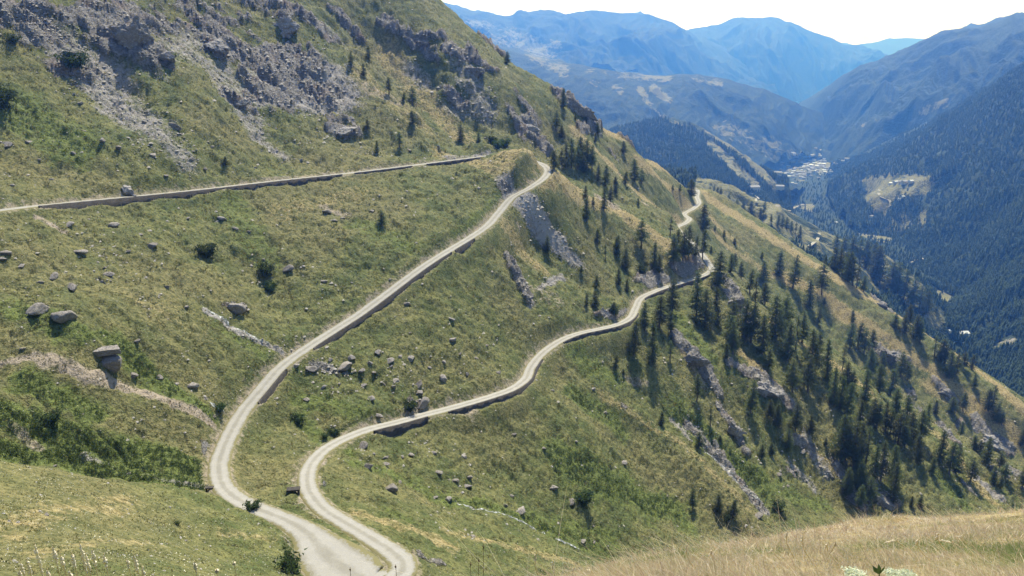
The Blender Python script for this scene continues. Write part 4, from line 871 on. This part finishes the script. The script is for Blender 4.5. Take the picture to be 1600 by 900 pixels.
# culvert under the two hairpin legs
def culvert(px, py, w, lab):
    p = hit(px, py); k = p[1] / F * w; bm = bmesh.new()
    for (x0, x1, z0, z1) in ((-.5, -.36, -.5, .12), (.36, .5, -.5, .12), (-.56, .56, .12, .26)):
        m = bmesh.ops.create_cube(bm, size=1)
        for v in m['verts']: v.co = Vector(((x0 + x1) / 2 + v.co.x * (x1 - x0), v.co.y * (.5 if z1 < .2 else .62), (z0 + z1) / 2 + v.co.z * (z1 - z0))) * k
    me = bpy.data.meshes.new('culvert'); bm.to_mesh(me); bm.free(); me.materials.append(M_WALL)
    o = obj('culvert', me, loc=(p[0], p[1] - .2, p[2] + .02 * k)); o.rotation_euler.z = .15; tag(o, lab, 'culvert')
culvert(459, 767, 20, 'small concrete culvert beside the hairpin leg'); culvert(328, 763, 12, 'culvert mouth at the outer bend of the middle road')

# ---- streams
def stream_mat():
    s = NT('white_water'); n = s.noise(1.3, 4, .7); s.b.inputs['Roughness'].default_value = .35
    return s.done(s.mix(s.ramp(n, (.48, 0.), (.66, 1.)), (.12, .125, .11), (.62, .64, .64)), s.bump(n, .6, .15))
M_STREAM = stream_mat()
def stream(line, w):
    P = np.array([hit(*[float(q) for q in p.split(',')]) for p in line.split()]); L = smooth_line(P, .8); n = len(L)
    T_ = np.gradient(L[:, :2], axis=0); T_ /= np.linalg.norm(T_, axis=1)[:, None] + 1e-9; Nn = np.c_[T_[:, 1], -T_[:, 0]]
    wob = fbm(np.arange(n) / 5., np.zeros(n), 3, 5)[:, None] * w; L[:, :2] += Nn * wob; Vs = []
    for i in range(n):
        for s_ in (-1, -.3, .3, 1):
            x, y = L[i, :2] + Nn[i] * s_ * w / 2 * (1 + .6 * pn(i / 3., s_, 8)); Vs.append((x, y, ground(x, y) + .10 - .05 * abs(s_)))
    Fs = [(i * 4 + c, i * 4 + c + 1, i * 4 + c + 5, i * 4 + c + 4) for i in range(n - 1) for c in range(3)]
    tag(obj('stream', mesh_np('stream', Vs, Fs, M_STREAM, True)), kind='structure')
stream('317,480 330,488 345,497 358,506', 1.1); stream('366,513 385,521 400,528 420,537', .7); stream('715,788 760,797 800,808 830,823 852,834', .7); stream('868,842 890,851 905,860', .7); stream('325,628 338,636 350,643', .8); stream('1100,705 1130,730 1160,760 1190,783', .8)
# ---------------------------------------------------------------- far buildings and roads
def house_mesh(w, d, h, rh):
    bm = bmesh.new(); V_ = [(-w, -d, -1.5), (w, -d, -1.5), (w, d, -1.5), (-w, d, -1.5), (-w, -d, h), (w, -d, h), (w, d, h), (-w, d, h), (-w, 0, h + rh), (w, 0, h + rh)]
    q = [bm.verts.new(v) for v in V_]
    for f in ((0, 1, 5, 4), (1, 2, 6, 9, 5), (2, 3, 7, 6), (3, 0, 4, 8, 7)): bm.faces.new([q[i] for i in f])
    me = bpy.data.meshes.new('wall'); bm.to_mesh(me); bm.free(); return me
def roof_mesh(w, d, h, rh, o=.5, t=.25):
    Vr = []; a = d + o; z = h - rh * o / d
    for x in (-w - o, w + o):
        Vr += [(x, -a, z + .05), (x, 0, h + rh + .05), (x, a, z + .05), (x, a, z + .05 + t), (x, 0, h + rh + .05 + t), (x, -a, z + .05 + t)]
    Fr = [(0, 1, 7, 6), (1, 2, 8, 7), (2, 3, 9, 8), (3, 4, 10, 9), (4, 5, 11, 10), (5, 0, 6, 11)]
    bm = bmesh.new(); q = [bm.verts.new(v) for v in Vr]
    for f in Fr + [(5, 4, 3, 2, 1, 0), (6, 7, 8, 9, 10, 11)]: bm.faces.new([q[i] for i in f])
    me = bpy.data.meshes.new('roof'); bm.to_mesh(me); bm.free(); return me
def plain(name, c, sc=.5, v=.2):
    s = NT(name); return s.done(s.mix(s.noise(sc, 3), tuple(q * (1 - v) for q in c), tuple(min(1, q * (1 + v)) for q in c)))
M_PLASTER, M_SLATE, M_TIN = plain('pale_plaster', (.50, .46, .41)), plain('grey_slate', (.30, .29, .30)), plain('pale_tin', (.55, .56, .57))
M_TIN.node_tree.nodes['Principled BSDF'].inputs['Roughness'].default_value = .5
hprot = []
for (w, d, h, rh, rm) in ((7, 5, 6, 2.6, M_SLATE), (9, 5.5, 8, 2.8, M_TIN), (6, 4.5, 5, 2.4, M_TIN), (11, 6, 9, 3, M_SLATE)):
    e = empty('house'); wm = house_mesh(w, d, h, rh); wm.materials.append(M_PLASTER); r0 = roof_mesh(w, d, h, rh); r0.materials.append(rm)
    obj('wall', wm, e); obj('roof', r0, e); hprot.append(e)
hfresh = set(range(4)); rh_ = random.Random(12)
FARG = (VAL[0], CH_H[0], CH_B[0], CH_G[0], SL_J[0], SL_A[0])
def put_house(px, py, lab, grp, k=None, s=1., rz=None):
    p = far_hit(px, py, *FARG)
    if p is None: return
    o = place(hprot, hfresh, rh_.randrange(4) if k is None else k, p, (s, s, s), rh_.uniform(-.6, .6) if rz is None else rz); return tag(o, lab, 'house', grp)
spots = []
while len(spots) < 150:
    if rh_.random() < .62: x, y = rh_.gauss(1282, 20), 252 + rh_.gauss(0, 8)
    else: x, y = rh_.gauss(1252, 24), rh_.gauss(266, 8)
    y -= (x - 1290) * .12
    if all(abs(x - a) + 1.6 * abs(y - b) > 2.4 for a, b in spots) and 1215 < x < 1330: spots.append((x, y))
for x, y in spots: put_house(x, y, 'pale house of the distant village on the valley floor', 'houses of the distant village', s=rh_.uniform(.65, 1.05))
for i, (x, y) in enumerate([(1392, 288), (1399, 287), (1407, 286), (1413, 287), (1423, 286), (1411, 309), (1406, 313), (1361, 340)]):
    put_house(x, y, f"pale house, {ordinal(i, 8)} of the hamlet on the right valley side" if i not in (0, 7) else f"{'first' if i == 0 else 'last'} pale house of the hamlet on the right valley side", 'houses of the right-side hamlet', s=.8)
put_house(1503, 527, 'stone hut with a bright metal roof in the valley clearing', None, 1, .95, .1); put_house(1484, 519, 'small hut left of the bright metal roof in the valley', None, 2, .6, .4); put_house(1505, 537, 'tiny shed below the bright metal roof in the valley', None, 2, .45, .2)
put_house(1178, 298, 'long pale building on the valley shelf past the ridge', None, 3, 1.15, .2); put_house(1306, 349, 'lone pale hut on the green valley spur', None, 2, .7, .3); put_house(1221, 297, 'white house under the round hill', None, 1, .7, .1)
def far_road(line, w):
    P = [far_hit(*[float(q) for q in p.split(',')], *FARG) for p in line.split()]; P = np.array([tuple(p) for p in P if p is not None])
    if len(P) < 2: return
    L = smooth_line(P, 6); n = len(L); T_ = np.gradient(L[:, :2], axis=0); T_ /= np.linalg.norm(T_, axis=1)[:, None] + 1e-9; Nn = np.c_[T_[:, 1], -T_[:, 0]]; Vs = []
    for i in range(n):
        for s_ in (-1, 0, 1): Vs.append((L[i, 0] + Nn[i, 0] * s_ * w / 2, L[i, 1] + Nn[i, 1] * s_ * w / 2, L[i, 2] + 1.6))
    Fs = [(i * 3 + c, i * 3 + c + 1, i * 3 + c + 4, i * 3 + c + 3) for i in range(n - 1) for c in range(2)]
    tag(obj('valley_road', mesh_np('valley_road', Vs, Fs, M_GRAVEL, True, {'across': np.tile([-.8, 0, .8], n)})), kind='structure')
for l, w in (('1232,331 1240,326 1248,322 1258,319', 7), ('1264,386 1272,380 1278,373 1280,365', 5), ('1421,411 1428,409 1434,405 1432,401 1428,402', 6), ('1173,302 1179,306 1181,313 1182,318', 4), ('1374,297 1373,303 1378,309 1390,314 1391,321 1388,324', 7), ('1446,409 1452,406', 6), ('1212,270 1240,264 1258,260', 9), ('1432,402 1440,404 1450,412 1448,420', 4)): far_road(l, w)

# ---------------------------------------------------------------- loose stones, tussocks, low shrubs: nobody could count these
rs = np.random.default_rng(21)
Wv = np.clip(np.diff(ZZ / DD, axis=1), 0, None); Wv[:, (D[:-1] < 62) | (D[:-1] > 840)] = 0; Wv[(U < -.85) | (U > .95)] = 0
def sample(n, wt=None):
    w = Wv if wt is None else Wv * wt[:, :-1]; c = np.cumsum(w.ravel()); k = np.searchsorted(c, rs.random(n) * c[-1]); i, j = np.unravel_index(k, w.shape)
    a = rs.random(n); f = rs.random(n)
    i2 = np.minimum(i + 1, NU - 1)
    x = (XX[i, j] * (1 - f) + XX[i, j + 1] * f) * (1 - a) + (XX[i2, j] * (1 - f) + XX[i2, j + 1] * f) * a; y = DD[i, j] * (1 - f) + DD[i, j + 1] * f
    z = (ZZ[i, j] * (1 - f) + ZZ[i, j + 1] * f) * (1 - a) + (ZZ[i2, j] * (1 - f) + ZZ[i2, j + 1] * f) * a
    return np.c_[x, y, z], i, j
patch = sstep(.02, .35, fbm(XX / 18, YY / 18, 3, 81)) + .22
STONY = strokes('''90 .8 0,370 200,400 ; 70 .7 30,430 180,440 ; 60 .9 470,570 640,580 ; 50 .7 560,620 700,610 ; 60 .6 560,720 720,740 ; 80 .5 60,220 300,240 ; 60 .7 150,180 250,240 ; 50 .6 480,210 680,220 ; 40 .6 400,430 520,450 ; 60 .5 700,520 800,560 ; 40 .6 1220,710 1290,740 ; 40 .6 1060,560 1150,690 ; 40 .5 820,330 880,380 ; 40 .7 700,780 850,825 ; 60 .6 0,790 250,810 ; 40 .6 300,840 430,840 ; 30 .6 640,860 690,885 ; 40 .6 340,640 420,680''')
wst = (patch * (.25 + STONY) + 1.2 * SCREE + .5 * rk) * (1 - sstep(.3, .8, ROAD)) * (1 - .7 * np.clip(LUSH, 0, 1))
def stones(n, lo, hi, wt, seed):
    p, i, j = sample(n, wt); r_ = np.random.default_rng(seed)
    s = lo * (hi / lo) ** (r_.random(n) ** 2.4) * np.clip(p[:, 1] / 230, .5, 1.8)
    base = np.array([(1, 0, 0), (.3, .95, 0), (-.8, .6, 0), (-.8, -.6, 0), (.3, -.95, 0), (.35, .1, .8), (-.35, -.1, .75)])
    V_ = base[None] * s[:, None, None] * r_.uniform(.6, 1.25, (n, 7, 1)) * np.array([1, .8, .75]); a = r_.uniform(0, 6.28, n); ca, sa = np.cos(a)[:, None], np.sin(a)[:, None]
    V_ = np.stack([V_[..., 0] * ca - V_[..., 1] * sa, V_[..., 0] * sa + V_[..., 1] * ca, V_[..., 2] - .12 * s[:, None]], -1) + p[:, None]
    f = np.array([(0, 1, 5), (1, 2, 6), (2, 3, 6), (3, 4, 6), (4, 0, 5), (1, 6, 5), (4, 5, 6)]); Fs = (f[None] + 7 * np.arange(n)[:, None, None]).reshape(-1, 3)
    return V_.reshape(-1, 3), Fs
tag(obj('loose_stones', mesh_np('loose_stones', *stones(7500, .14, .8, wst, 1), M_STONES)), kind='stuff')
tag(obj('scree_stones', mesh_np('scree_stones', *stones(11000, .14, .6, SCREE * (1 - .75 * sstep(.78, .92, SCREE)) + .6 * rk * (ROCK > .3), 2), M_CRAG)), kind='stuff')
def tuft_mat():
    s = NT('grass_tussocks'); n = s.noise(.2, 4); n2 = s.noise(1.5, 2); tn = s.attr('tint')
    c = s.mix(s.ramp(n, (.38, 0.), (.62, 1.)), (.085, .100, .030), (.175, .165, .062)); c = s.mix(s.ramp(tn, (.55, 0.), (.95, 1.)), c, (.27, .22, .105)); c = s.mix(s.ramp(tn, (.0, 1.), (.35, 0.)), c, (.07, .088, .028))
    s.L(c, s.b.inputs['Base Color']); t = s.n('ShaderNodeBsdfTranslucent'); s.L(c, t.inputs[0]); mx = s.n('ShaderNodeMixShader'); mx.inputs[0].default_value = .4
    s.L(s.b.outputs[0], mx.inputs[1]); s.L(t.outputs[0], mx.inputs[2]); s.L(mx.outputs[0], s.out.inputs[0]); return s.m
M_TUFT = tuft_mat()
def tufts(n, wt, hgt, blades, seed, spread=.35):
    p, i, j = sample(n, wt); r_ = np.random.default_rng(seed); h = hgt * r_.uniform(.5, 1.5, n) * np.clip(p[:, 1] / 220, .45, 1.7)
    c = np.repeat(p, blades, 0); hh = np.repeat(h, blades) * r_.uniform(.6, 1.2, n * blades); c = c + r_.normal(0, 1, c.shape) * (hh * spread)[:, None] * [1, 1, 0]
    a = r_.uniform(0, 6.28, len(c)); w = hh * r_.uniform(.18, .38, len(c)); ln = r_.normal(0, .45, (len(c), 2)) * hh[:, None]
    z0 = c[:, 2] - .08
    V_ = np.stack([np.c_[c[:, 0] - np.cos(a) * w, c[:, 1] - np.sin(a) * w, z0], np.c_[c[:, 0] + np.cos(a) * w, c[:, 1] + np.sin(a) * w, z0], np.c_[c[:, :2] + ln, c[:, 2] + hh]], 1).reshape(-1, 3)
    tint = np.repeat(np.repeat(r_.random(n), blades), 3); return V_, np.arange(len(V_)).reshape(-1, 3), tint
bare_ = (1 - sstep(.2, .6, ROAD)) * (1 - .85 * np.clip(rk, 0, 1)) * (1 - .8 * np.clip(SCREE, 0, 1))
V_, F_, t_ = tufts(125000, bare_ * (.3 + sstep(-.15, .3, fbm(XX / 5, YY / 5, 3, 91))), .30, 4, 3)
tag(obj('grass_tussocks', mesh_np('grass_tussocks', V_, F_, M_TUFT, False, {'tint': t_})), kind='stuff')
pf, _, _ = sample(7000, (meadow + .25 * sstep(130, 180, DD) * (1 - sstep(230, 300, DD))) * (U < .12)[:, None] * bare_ * (.2 + sstep(-.1, .3, fbm(XX / 6, YY / 6, 3, 97))))
rfl = np.random.default_rng(18)
M_FLOWER = plain('pale_flowers', (.72, .68, .52))
tag(obj('meadow_flowers', mesh_np('meadow_flowers', *sprays(pf + np.array([0, 0, .16]), rfl.uniform(.05, .15, len(pf)), 3, rfl, .4), M_FLOWER)), kind='stuff')
pl, _, _ = sample(3200, sstep(.55, .95, LUSH) * bare_)
cl = pl + np.array([0, 0, .2]); rl = np.random.default_rng(8)
tag(obj('low_shrubs', mesh_np('low_shrubs', *sprays(cl, rl.uniform(.22, .5, len(cl)) * np.clip(pl[:, 1] / 180, .6, 1.6), 11, rl, .6), M_LOW)), kind='stuff')

# ---------------------------------------------------------------- the meadow at our feet
def blade_mat():
    s = NT('dry_meadow_grass'); tn = s.attr('tint'); up = s.attr('up')
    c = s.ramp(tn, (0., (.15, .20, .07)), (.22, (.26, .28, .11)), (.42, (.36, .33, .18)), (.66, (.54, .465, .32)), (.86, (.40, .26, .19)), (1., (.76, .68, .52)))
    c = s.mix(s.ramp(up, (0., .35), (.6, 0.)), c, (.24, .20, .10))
    s.L(c, s.b.inputs['Base Color']); t = s.n('ShaderNodeBsdfTranslucent'); s.L(c, t.inputs[0]); mx = s.n('ShaderNodeMixShader'); mx.inputs[0].default_value = .58
    s.L(s.b.outputs[0], mx.inputs[1]); s.L(t.outputs[0], mx.inputs[2]); s.L(mx.outputs[0], s.out.inputs[0]); return s.m
M_BLADE = blade_mat()
def blades(n, dlo, dhi, ulo, uhi, hlo, hhi, wid, seed, tintf, lean=.35):
    r_ = np.random.default_rng(seed); d = dlo * (dhi / dlo) ** (r_.random(n) ** .8); u = r_.uniform(ulo, uhi, n); x, y = u * d, d
    z = bil(ZZ, iu(u), iv(np.log(d))); px, py = pix(x, y, z + .2); k = (px > -60) & (px < 1660) & (py > 690) & (py < 960)
    x, y, z, d = x[k], y[k], z[k], d[k]; n = len(x)
    h = r_.uniform(hlo, hhi, n) * (.8 + 1.3 * fbm(x / 1.3, y / 1.8, 3, 6)); a = r_.uniform(0, 6.28, n); w = wid * r_.uniform(.6, 1.3, n) * np.clip(d / 8, .55, 2.6)
    wind = fbm(x / 1.7, y / 2.6, 2, 19) * .9; ln = np.c_[-lean * (.3 + r_.random(n)) + wind + r_.normal(0, .6, n), r_.normal(0, .55, n) + .5 * fbm(x / 1.3, y / 2, 2, 29)] * h[:, None]
    q = np.array([0, .45, .8, 1.]); V_, up = [], []
    for t in q:
        c = np.c_[x + ln[:, 0] * t ** 1.8, y + ln[:, 1] * t ** 1.8, z - .03 + h * (t - .18 * t ** 3)]; ww = (w * (1 - t) ** .6)[:, None] * np.c_[np.cos(a), np.sin(a), np.zeros(n)]
        V_ += [c - ww, c + ww] if t < 1 else [c]; up += [np.full(n, t)] * (2 if t < 1 else 1)
    V_ = np.stack(V_, 1).reshape(-1, 3); up = np.stack(up, 1).ravel(); b = np.arange(n)[:, None] * 7
    f3 = np.concatenate([b + np.array(t) for t in ((0, 1, 3), (0, 3, 2), (2, 3, 5), (2, 5, 4), (4, 5, 6))])
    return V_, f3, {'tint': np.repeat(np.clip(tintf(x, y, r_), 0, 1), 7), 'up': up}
def tint_r(x, y, r_):
    g = sstep(.0, .30, fbm(x / 3.2, y / 5.0, 3, 15) - .04); pink = sstep(13, 22, y) * .26
    pink = pink + .2 * sstep(.05, .3, fbm(x / 2.1, y / 3.4, 3, 25)); return .58 + .17 * r_.normal(0, 1, len(x)) + pink - .75 * g * (1 - .5 * pink)
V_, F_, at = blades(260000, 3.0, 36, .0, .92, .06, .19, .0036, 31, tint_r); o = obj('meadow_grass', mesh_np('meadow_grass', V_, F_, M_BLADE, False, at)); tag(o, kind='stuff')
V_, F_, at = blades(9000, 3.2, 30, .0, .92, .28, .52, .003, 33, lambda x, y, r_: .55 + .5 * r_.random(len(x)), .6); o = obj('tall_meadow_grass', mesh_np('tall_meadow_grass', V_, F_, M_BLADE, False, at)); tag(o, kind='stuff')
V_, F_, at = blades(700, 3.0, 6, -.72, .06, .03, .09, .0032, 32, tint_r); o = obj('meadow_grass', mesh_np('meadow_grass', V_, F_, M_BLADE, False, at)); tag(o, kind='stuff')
def stalk_mat(name, a, b):
    s = NT(name); c = s.mix(s.noise(30, 2), a, b); s.L(c, s.b.inputs['Base Color']); t = s.n('ShaderNodeBsdfTranslucent'); s.L(c, t.inputs[0]); mx = s.n('ShaderNodeMixShader'); mx.inputs[0].default_value = .35
    s.L(s.b.outputs[0], mx.inputs[1]); s.L(t.outputs[0], mx.inputs[2]); s.L(mx.outputs[0], s.out.inputs[0]); return s.m
M_STALK, M_SEED = stalk_mat('straw_stalk', (.58, .49, .28), (.72, .62, .40)), stalk_mat('pale_seed_head', (.80, .70, .50), (.92, .84, .66))
M_BROWN = stalk_mat('brown_stalk', (.10, .065, .04), (.20, .13, .08))
def grass_stalk(px, py, d, lean, hl, lab, brown=False, curve=0., grp=None, fat=1.):
    """seed-headed stalk whose tip stands on the ray of a photo pixel, d metres ahead"""
    u, t = ut(px, py); tip = np.array([u * d, d, t * d]); r_ = np.random.default_rng(int(px * 7 + py)); gx = tip[0] - lean * .5; g = np.array([gx, d + .05, ground(gx, d + .05) - .03])
    q = np.linspace(0, 1, 9)[:, None]; P = g + (tip - g) * q + np.array([1, 0, 0]) * (lean * .25 * np.sin(q * 3.1) + 0) + np.array([0, 0, 1]) * curve * np.sin(q * 3.14)
    root = empty('grass_stalk', tuple(g)); k = d / F
    obj('stem', mesh_np('stem', *tube(P - g, np.linspace(1.1, .7, 9) * k * (1. if not brown else .6), 5), M_BROWN if brown else M_STALK, True), root)
    dirn = P[-1] - P[-3]; dirn /= np.linalg.norm(dirn); m = 22; ss = np.linspace(0, 1, m)[:, None]
    spike = (tip - g) - dirn * (1 - ss) * hl * k + np.array([lean * .06, 0, -.02]) * ss ** 2 + r_.normal(0, .5 * k, (m, 3))
    rad = 3.2 * k * np.sin(np.clip(ss[:, 0], .05, .97) * 3.14) ** .5 * r_.uniform(.4, 1.35, m) * (.4 if brown else 1) * fat
    obj('seed_head', mesh_np('seed_head', *tube(spike, rad, 6), M_BROWN if brown else M_SEED), root)
    tag(root, lab, 'grass stalk', grp)
LEFT = [(30, 876, .1, 14), (29, 888, .0, 12), (53, 847, .02, 34), (41, 872, .05, 18), (82, 850, -.03, 20), (93, 864, .12, 18), (74, 888, -.1, 12), (111, 862, .06, 16), (107, 888, .02, 14), (124, 846, .01, 30), (133, 864, .05, 20), (144, 858, -.06, 18), (162, 864, -.05, 16), (208, 864, .10, 22), (219, 880, .16, 20), (198, 872, .03, 10)]
for i, (px, py, ln, hl) in enumerate(sorted(LEFT)): grass_stalk(px, py, 4.2 + (i % 3) * .4, ln, hl * 2.3, f'pale feathery grass stalk, {ordinal(i, len(LEFT))} at the bottom left', grp='grass stalks at the bottom left')
MID = [(304, 876, -.05, 26, 0), (365, 876, .03, 10, 0), (338, 888, .02, 10, 0), (755, 850, .0, 10, 1), (748, 872, -.04, 8, 1), (735, 878, .03, 8, 1), (618, 882, .02, 8, 1), (547, 886, -.03, 8, 1)]
for i, (px, py, ln, hl, br) in enumerate(sorted(MID)): grass_stalk(px, py, 4.6 + (i % 2) * .5, ln, hl, f"{'thin brown' if br else 'dry pale'} stalk, {ordinal(i, len(MID))} along the bottom centre edge", brown=bool(br), grp='stalks along the bottom centre edge')
RIGHT = [(839, 863, -.35, 22), (866, 876, -.3, 22), (898, 886, -.3, 16), (925, 890, -.3, 16), (1077, 848, -.4, 24), (1115, 858, -.35, 22), (1211, 856, -.35, 20), (1260, 829, -.5, 36), (1232, 830, -.3, 14), (1297, 846, -.4, 26), (1405, 842, -.5, 28), (1440, 840, -.5, 28), (1471, 830, -.45, 22), (1492, 846, -.5, 26), (1505, 838, -.3, 12), (1305, 845, .2, 16)]
for i, (px, py, ln, hl) in enumerate(sorted(RIGHT)):
    grass_stalk(px, py, 7.5 + (i % 4) * .7, ln, hl, f'pale bent grass stalk, {ordinal(i, len(RIGHT))} in the right meadow', curve=.06, fat=.5, grp='bent grass stalks in the right meadow')
# umbel flowers and the green leaf at the bottom edge
M_PETAL, M_GREEN = stalk_mat('white_petals', (.60, .64, .44), (.78, .80, .62)), stalk_mat('green_stem', (.05, .085, .025), (.10, .14, .04))
def umbel(px, py, d, w, lab):
    u, t = ut(px, py); top = np.array([u * d, d, t * d]); g = np.array([top[0] + .02, d, ground(float(top[0]), d) - .03]); r_ = np.random.default_rng(int(px)); R_ = w * d / F / 2
    root = empty('umbel_flower', tuple(g)); T0 = top - g - np.array([0, 0, R_ * .9]); st = [tube(np.array([[0, 0, 0], T0 * .5 + [.01, 0, 0], T0]), np.array([.004, .0035, .003]), 6)]; cen = []
    for a in range(16):
        e = T0 + np.array([math.cos(a * 2.4) * R_ * math.sqrt((a + 1) / 16), math.sin(a * 2.4) * R_ * math.sqrt((a + 1) / 16), R_ * .9 - .25 * R_ * (a / 16)]); st.append(tube(np.array([T0, (T0 + e) / 2 - [0, 0, R_ * .1], e]), np.array([.0022, .0018, .0014]), 4)); cen.append(e)
    obj('stem', mesh_np('stem', *join(st), M_GREEN, True), root); obj('flower_head', mesh_np('flower_head', *sprays(cen, np.full(16, R_ * .42), 30, r_, .35), M_PETAL), root); tag(root, lab, 'flower')
umbel(1336, 896, 3.6, 30, 'left white umbel flower at the bottom edge'); umbel(1396, 896, 3.6, 24, 'middle white umbel flower right of the green leaf'); umbel(1418, 897, 3.7, 24, 'right white umbel flower cut by the bottom edge')
def leaf_plant():
    d = 3.6; u, t = ut(1374, 898); b = np.array([u * d, d, t * d]); g = np.array([b[0], d, ground(float(b[0]), d) - .03]); root = empty('leafy_stem', tuple(g)); k = d / F; B = b - g
    obj('stem', mesh_np('stem', *tube(np.array([[0, 0, 0], B * .6, B]), np.array([.005, .004, .003]), 6), M_GREEN, True), root)
    for px, py, w in ((1364, 885, 5), (1374, 882, 5), (1384, 886, 5)):
        uu, tt = ut(px, py); tip = np.array([uu * d, d + .01, tt * d]) - g; v = tip - B; s = np.array([1, .4, .2]) * w * k
        Vl = np.array([B, B + v * .45 - s, B + v * .5 + [0, -.006, 0], B + v * .45 + s, tip]); obj('leaf', mesh_np('leaf', Vl, [(0, 1, 2), (0, 2, 3), (1, 4, 2), (2, 4, 3)], M_GREEN), root)
    tag(root, 'green three-lobed leaf between white flowers at the bottom edge', 'plant')
leaf_plant()
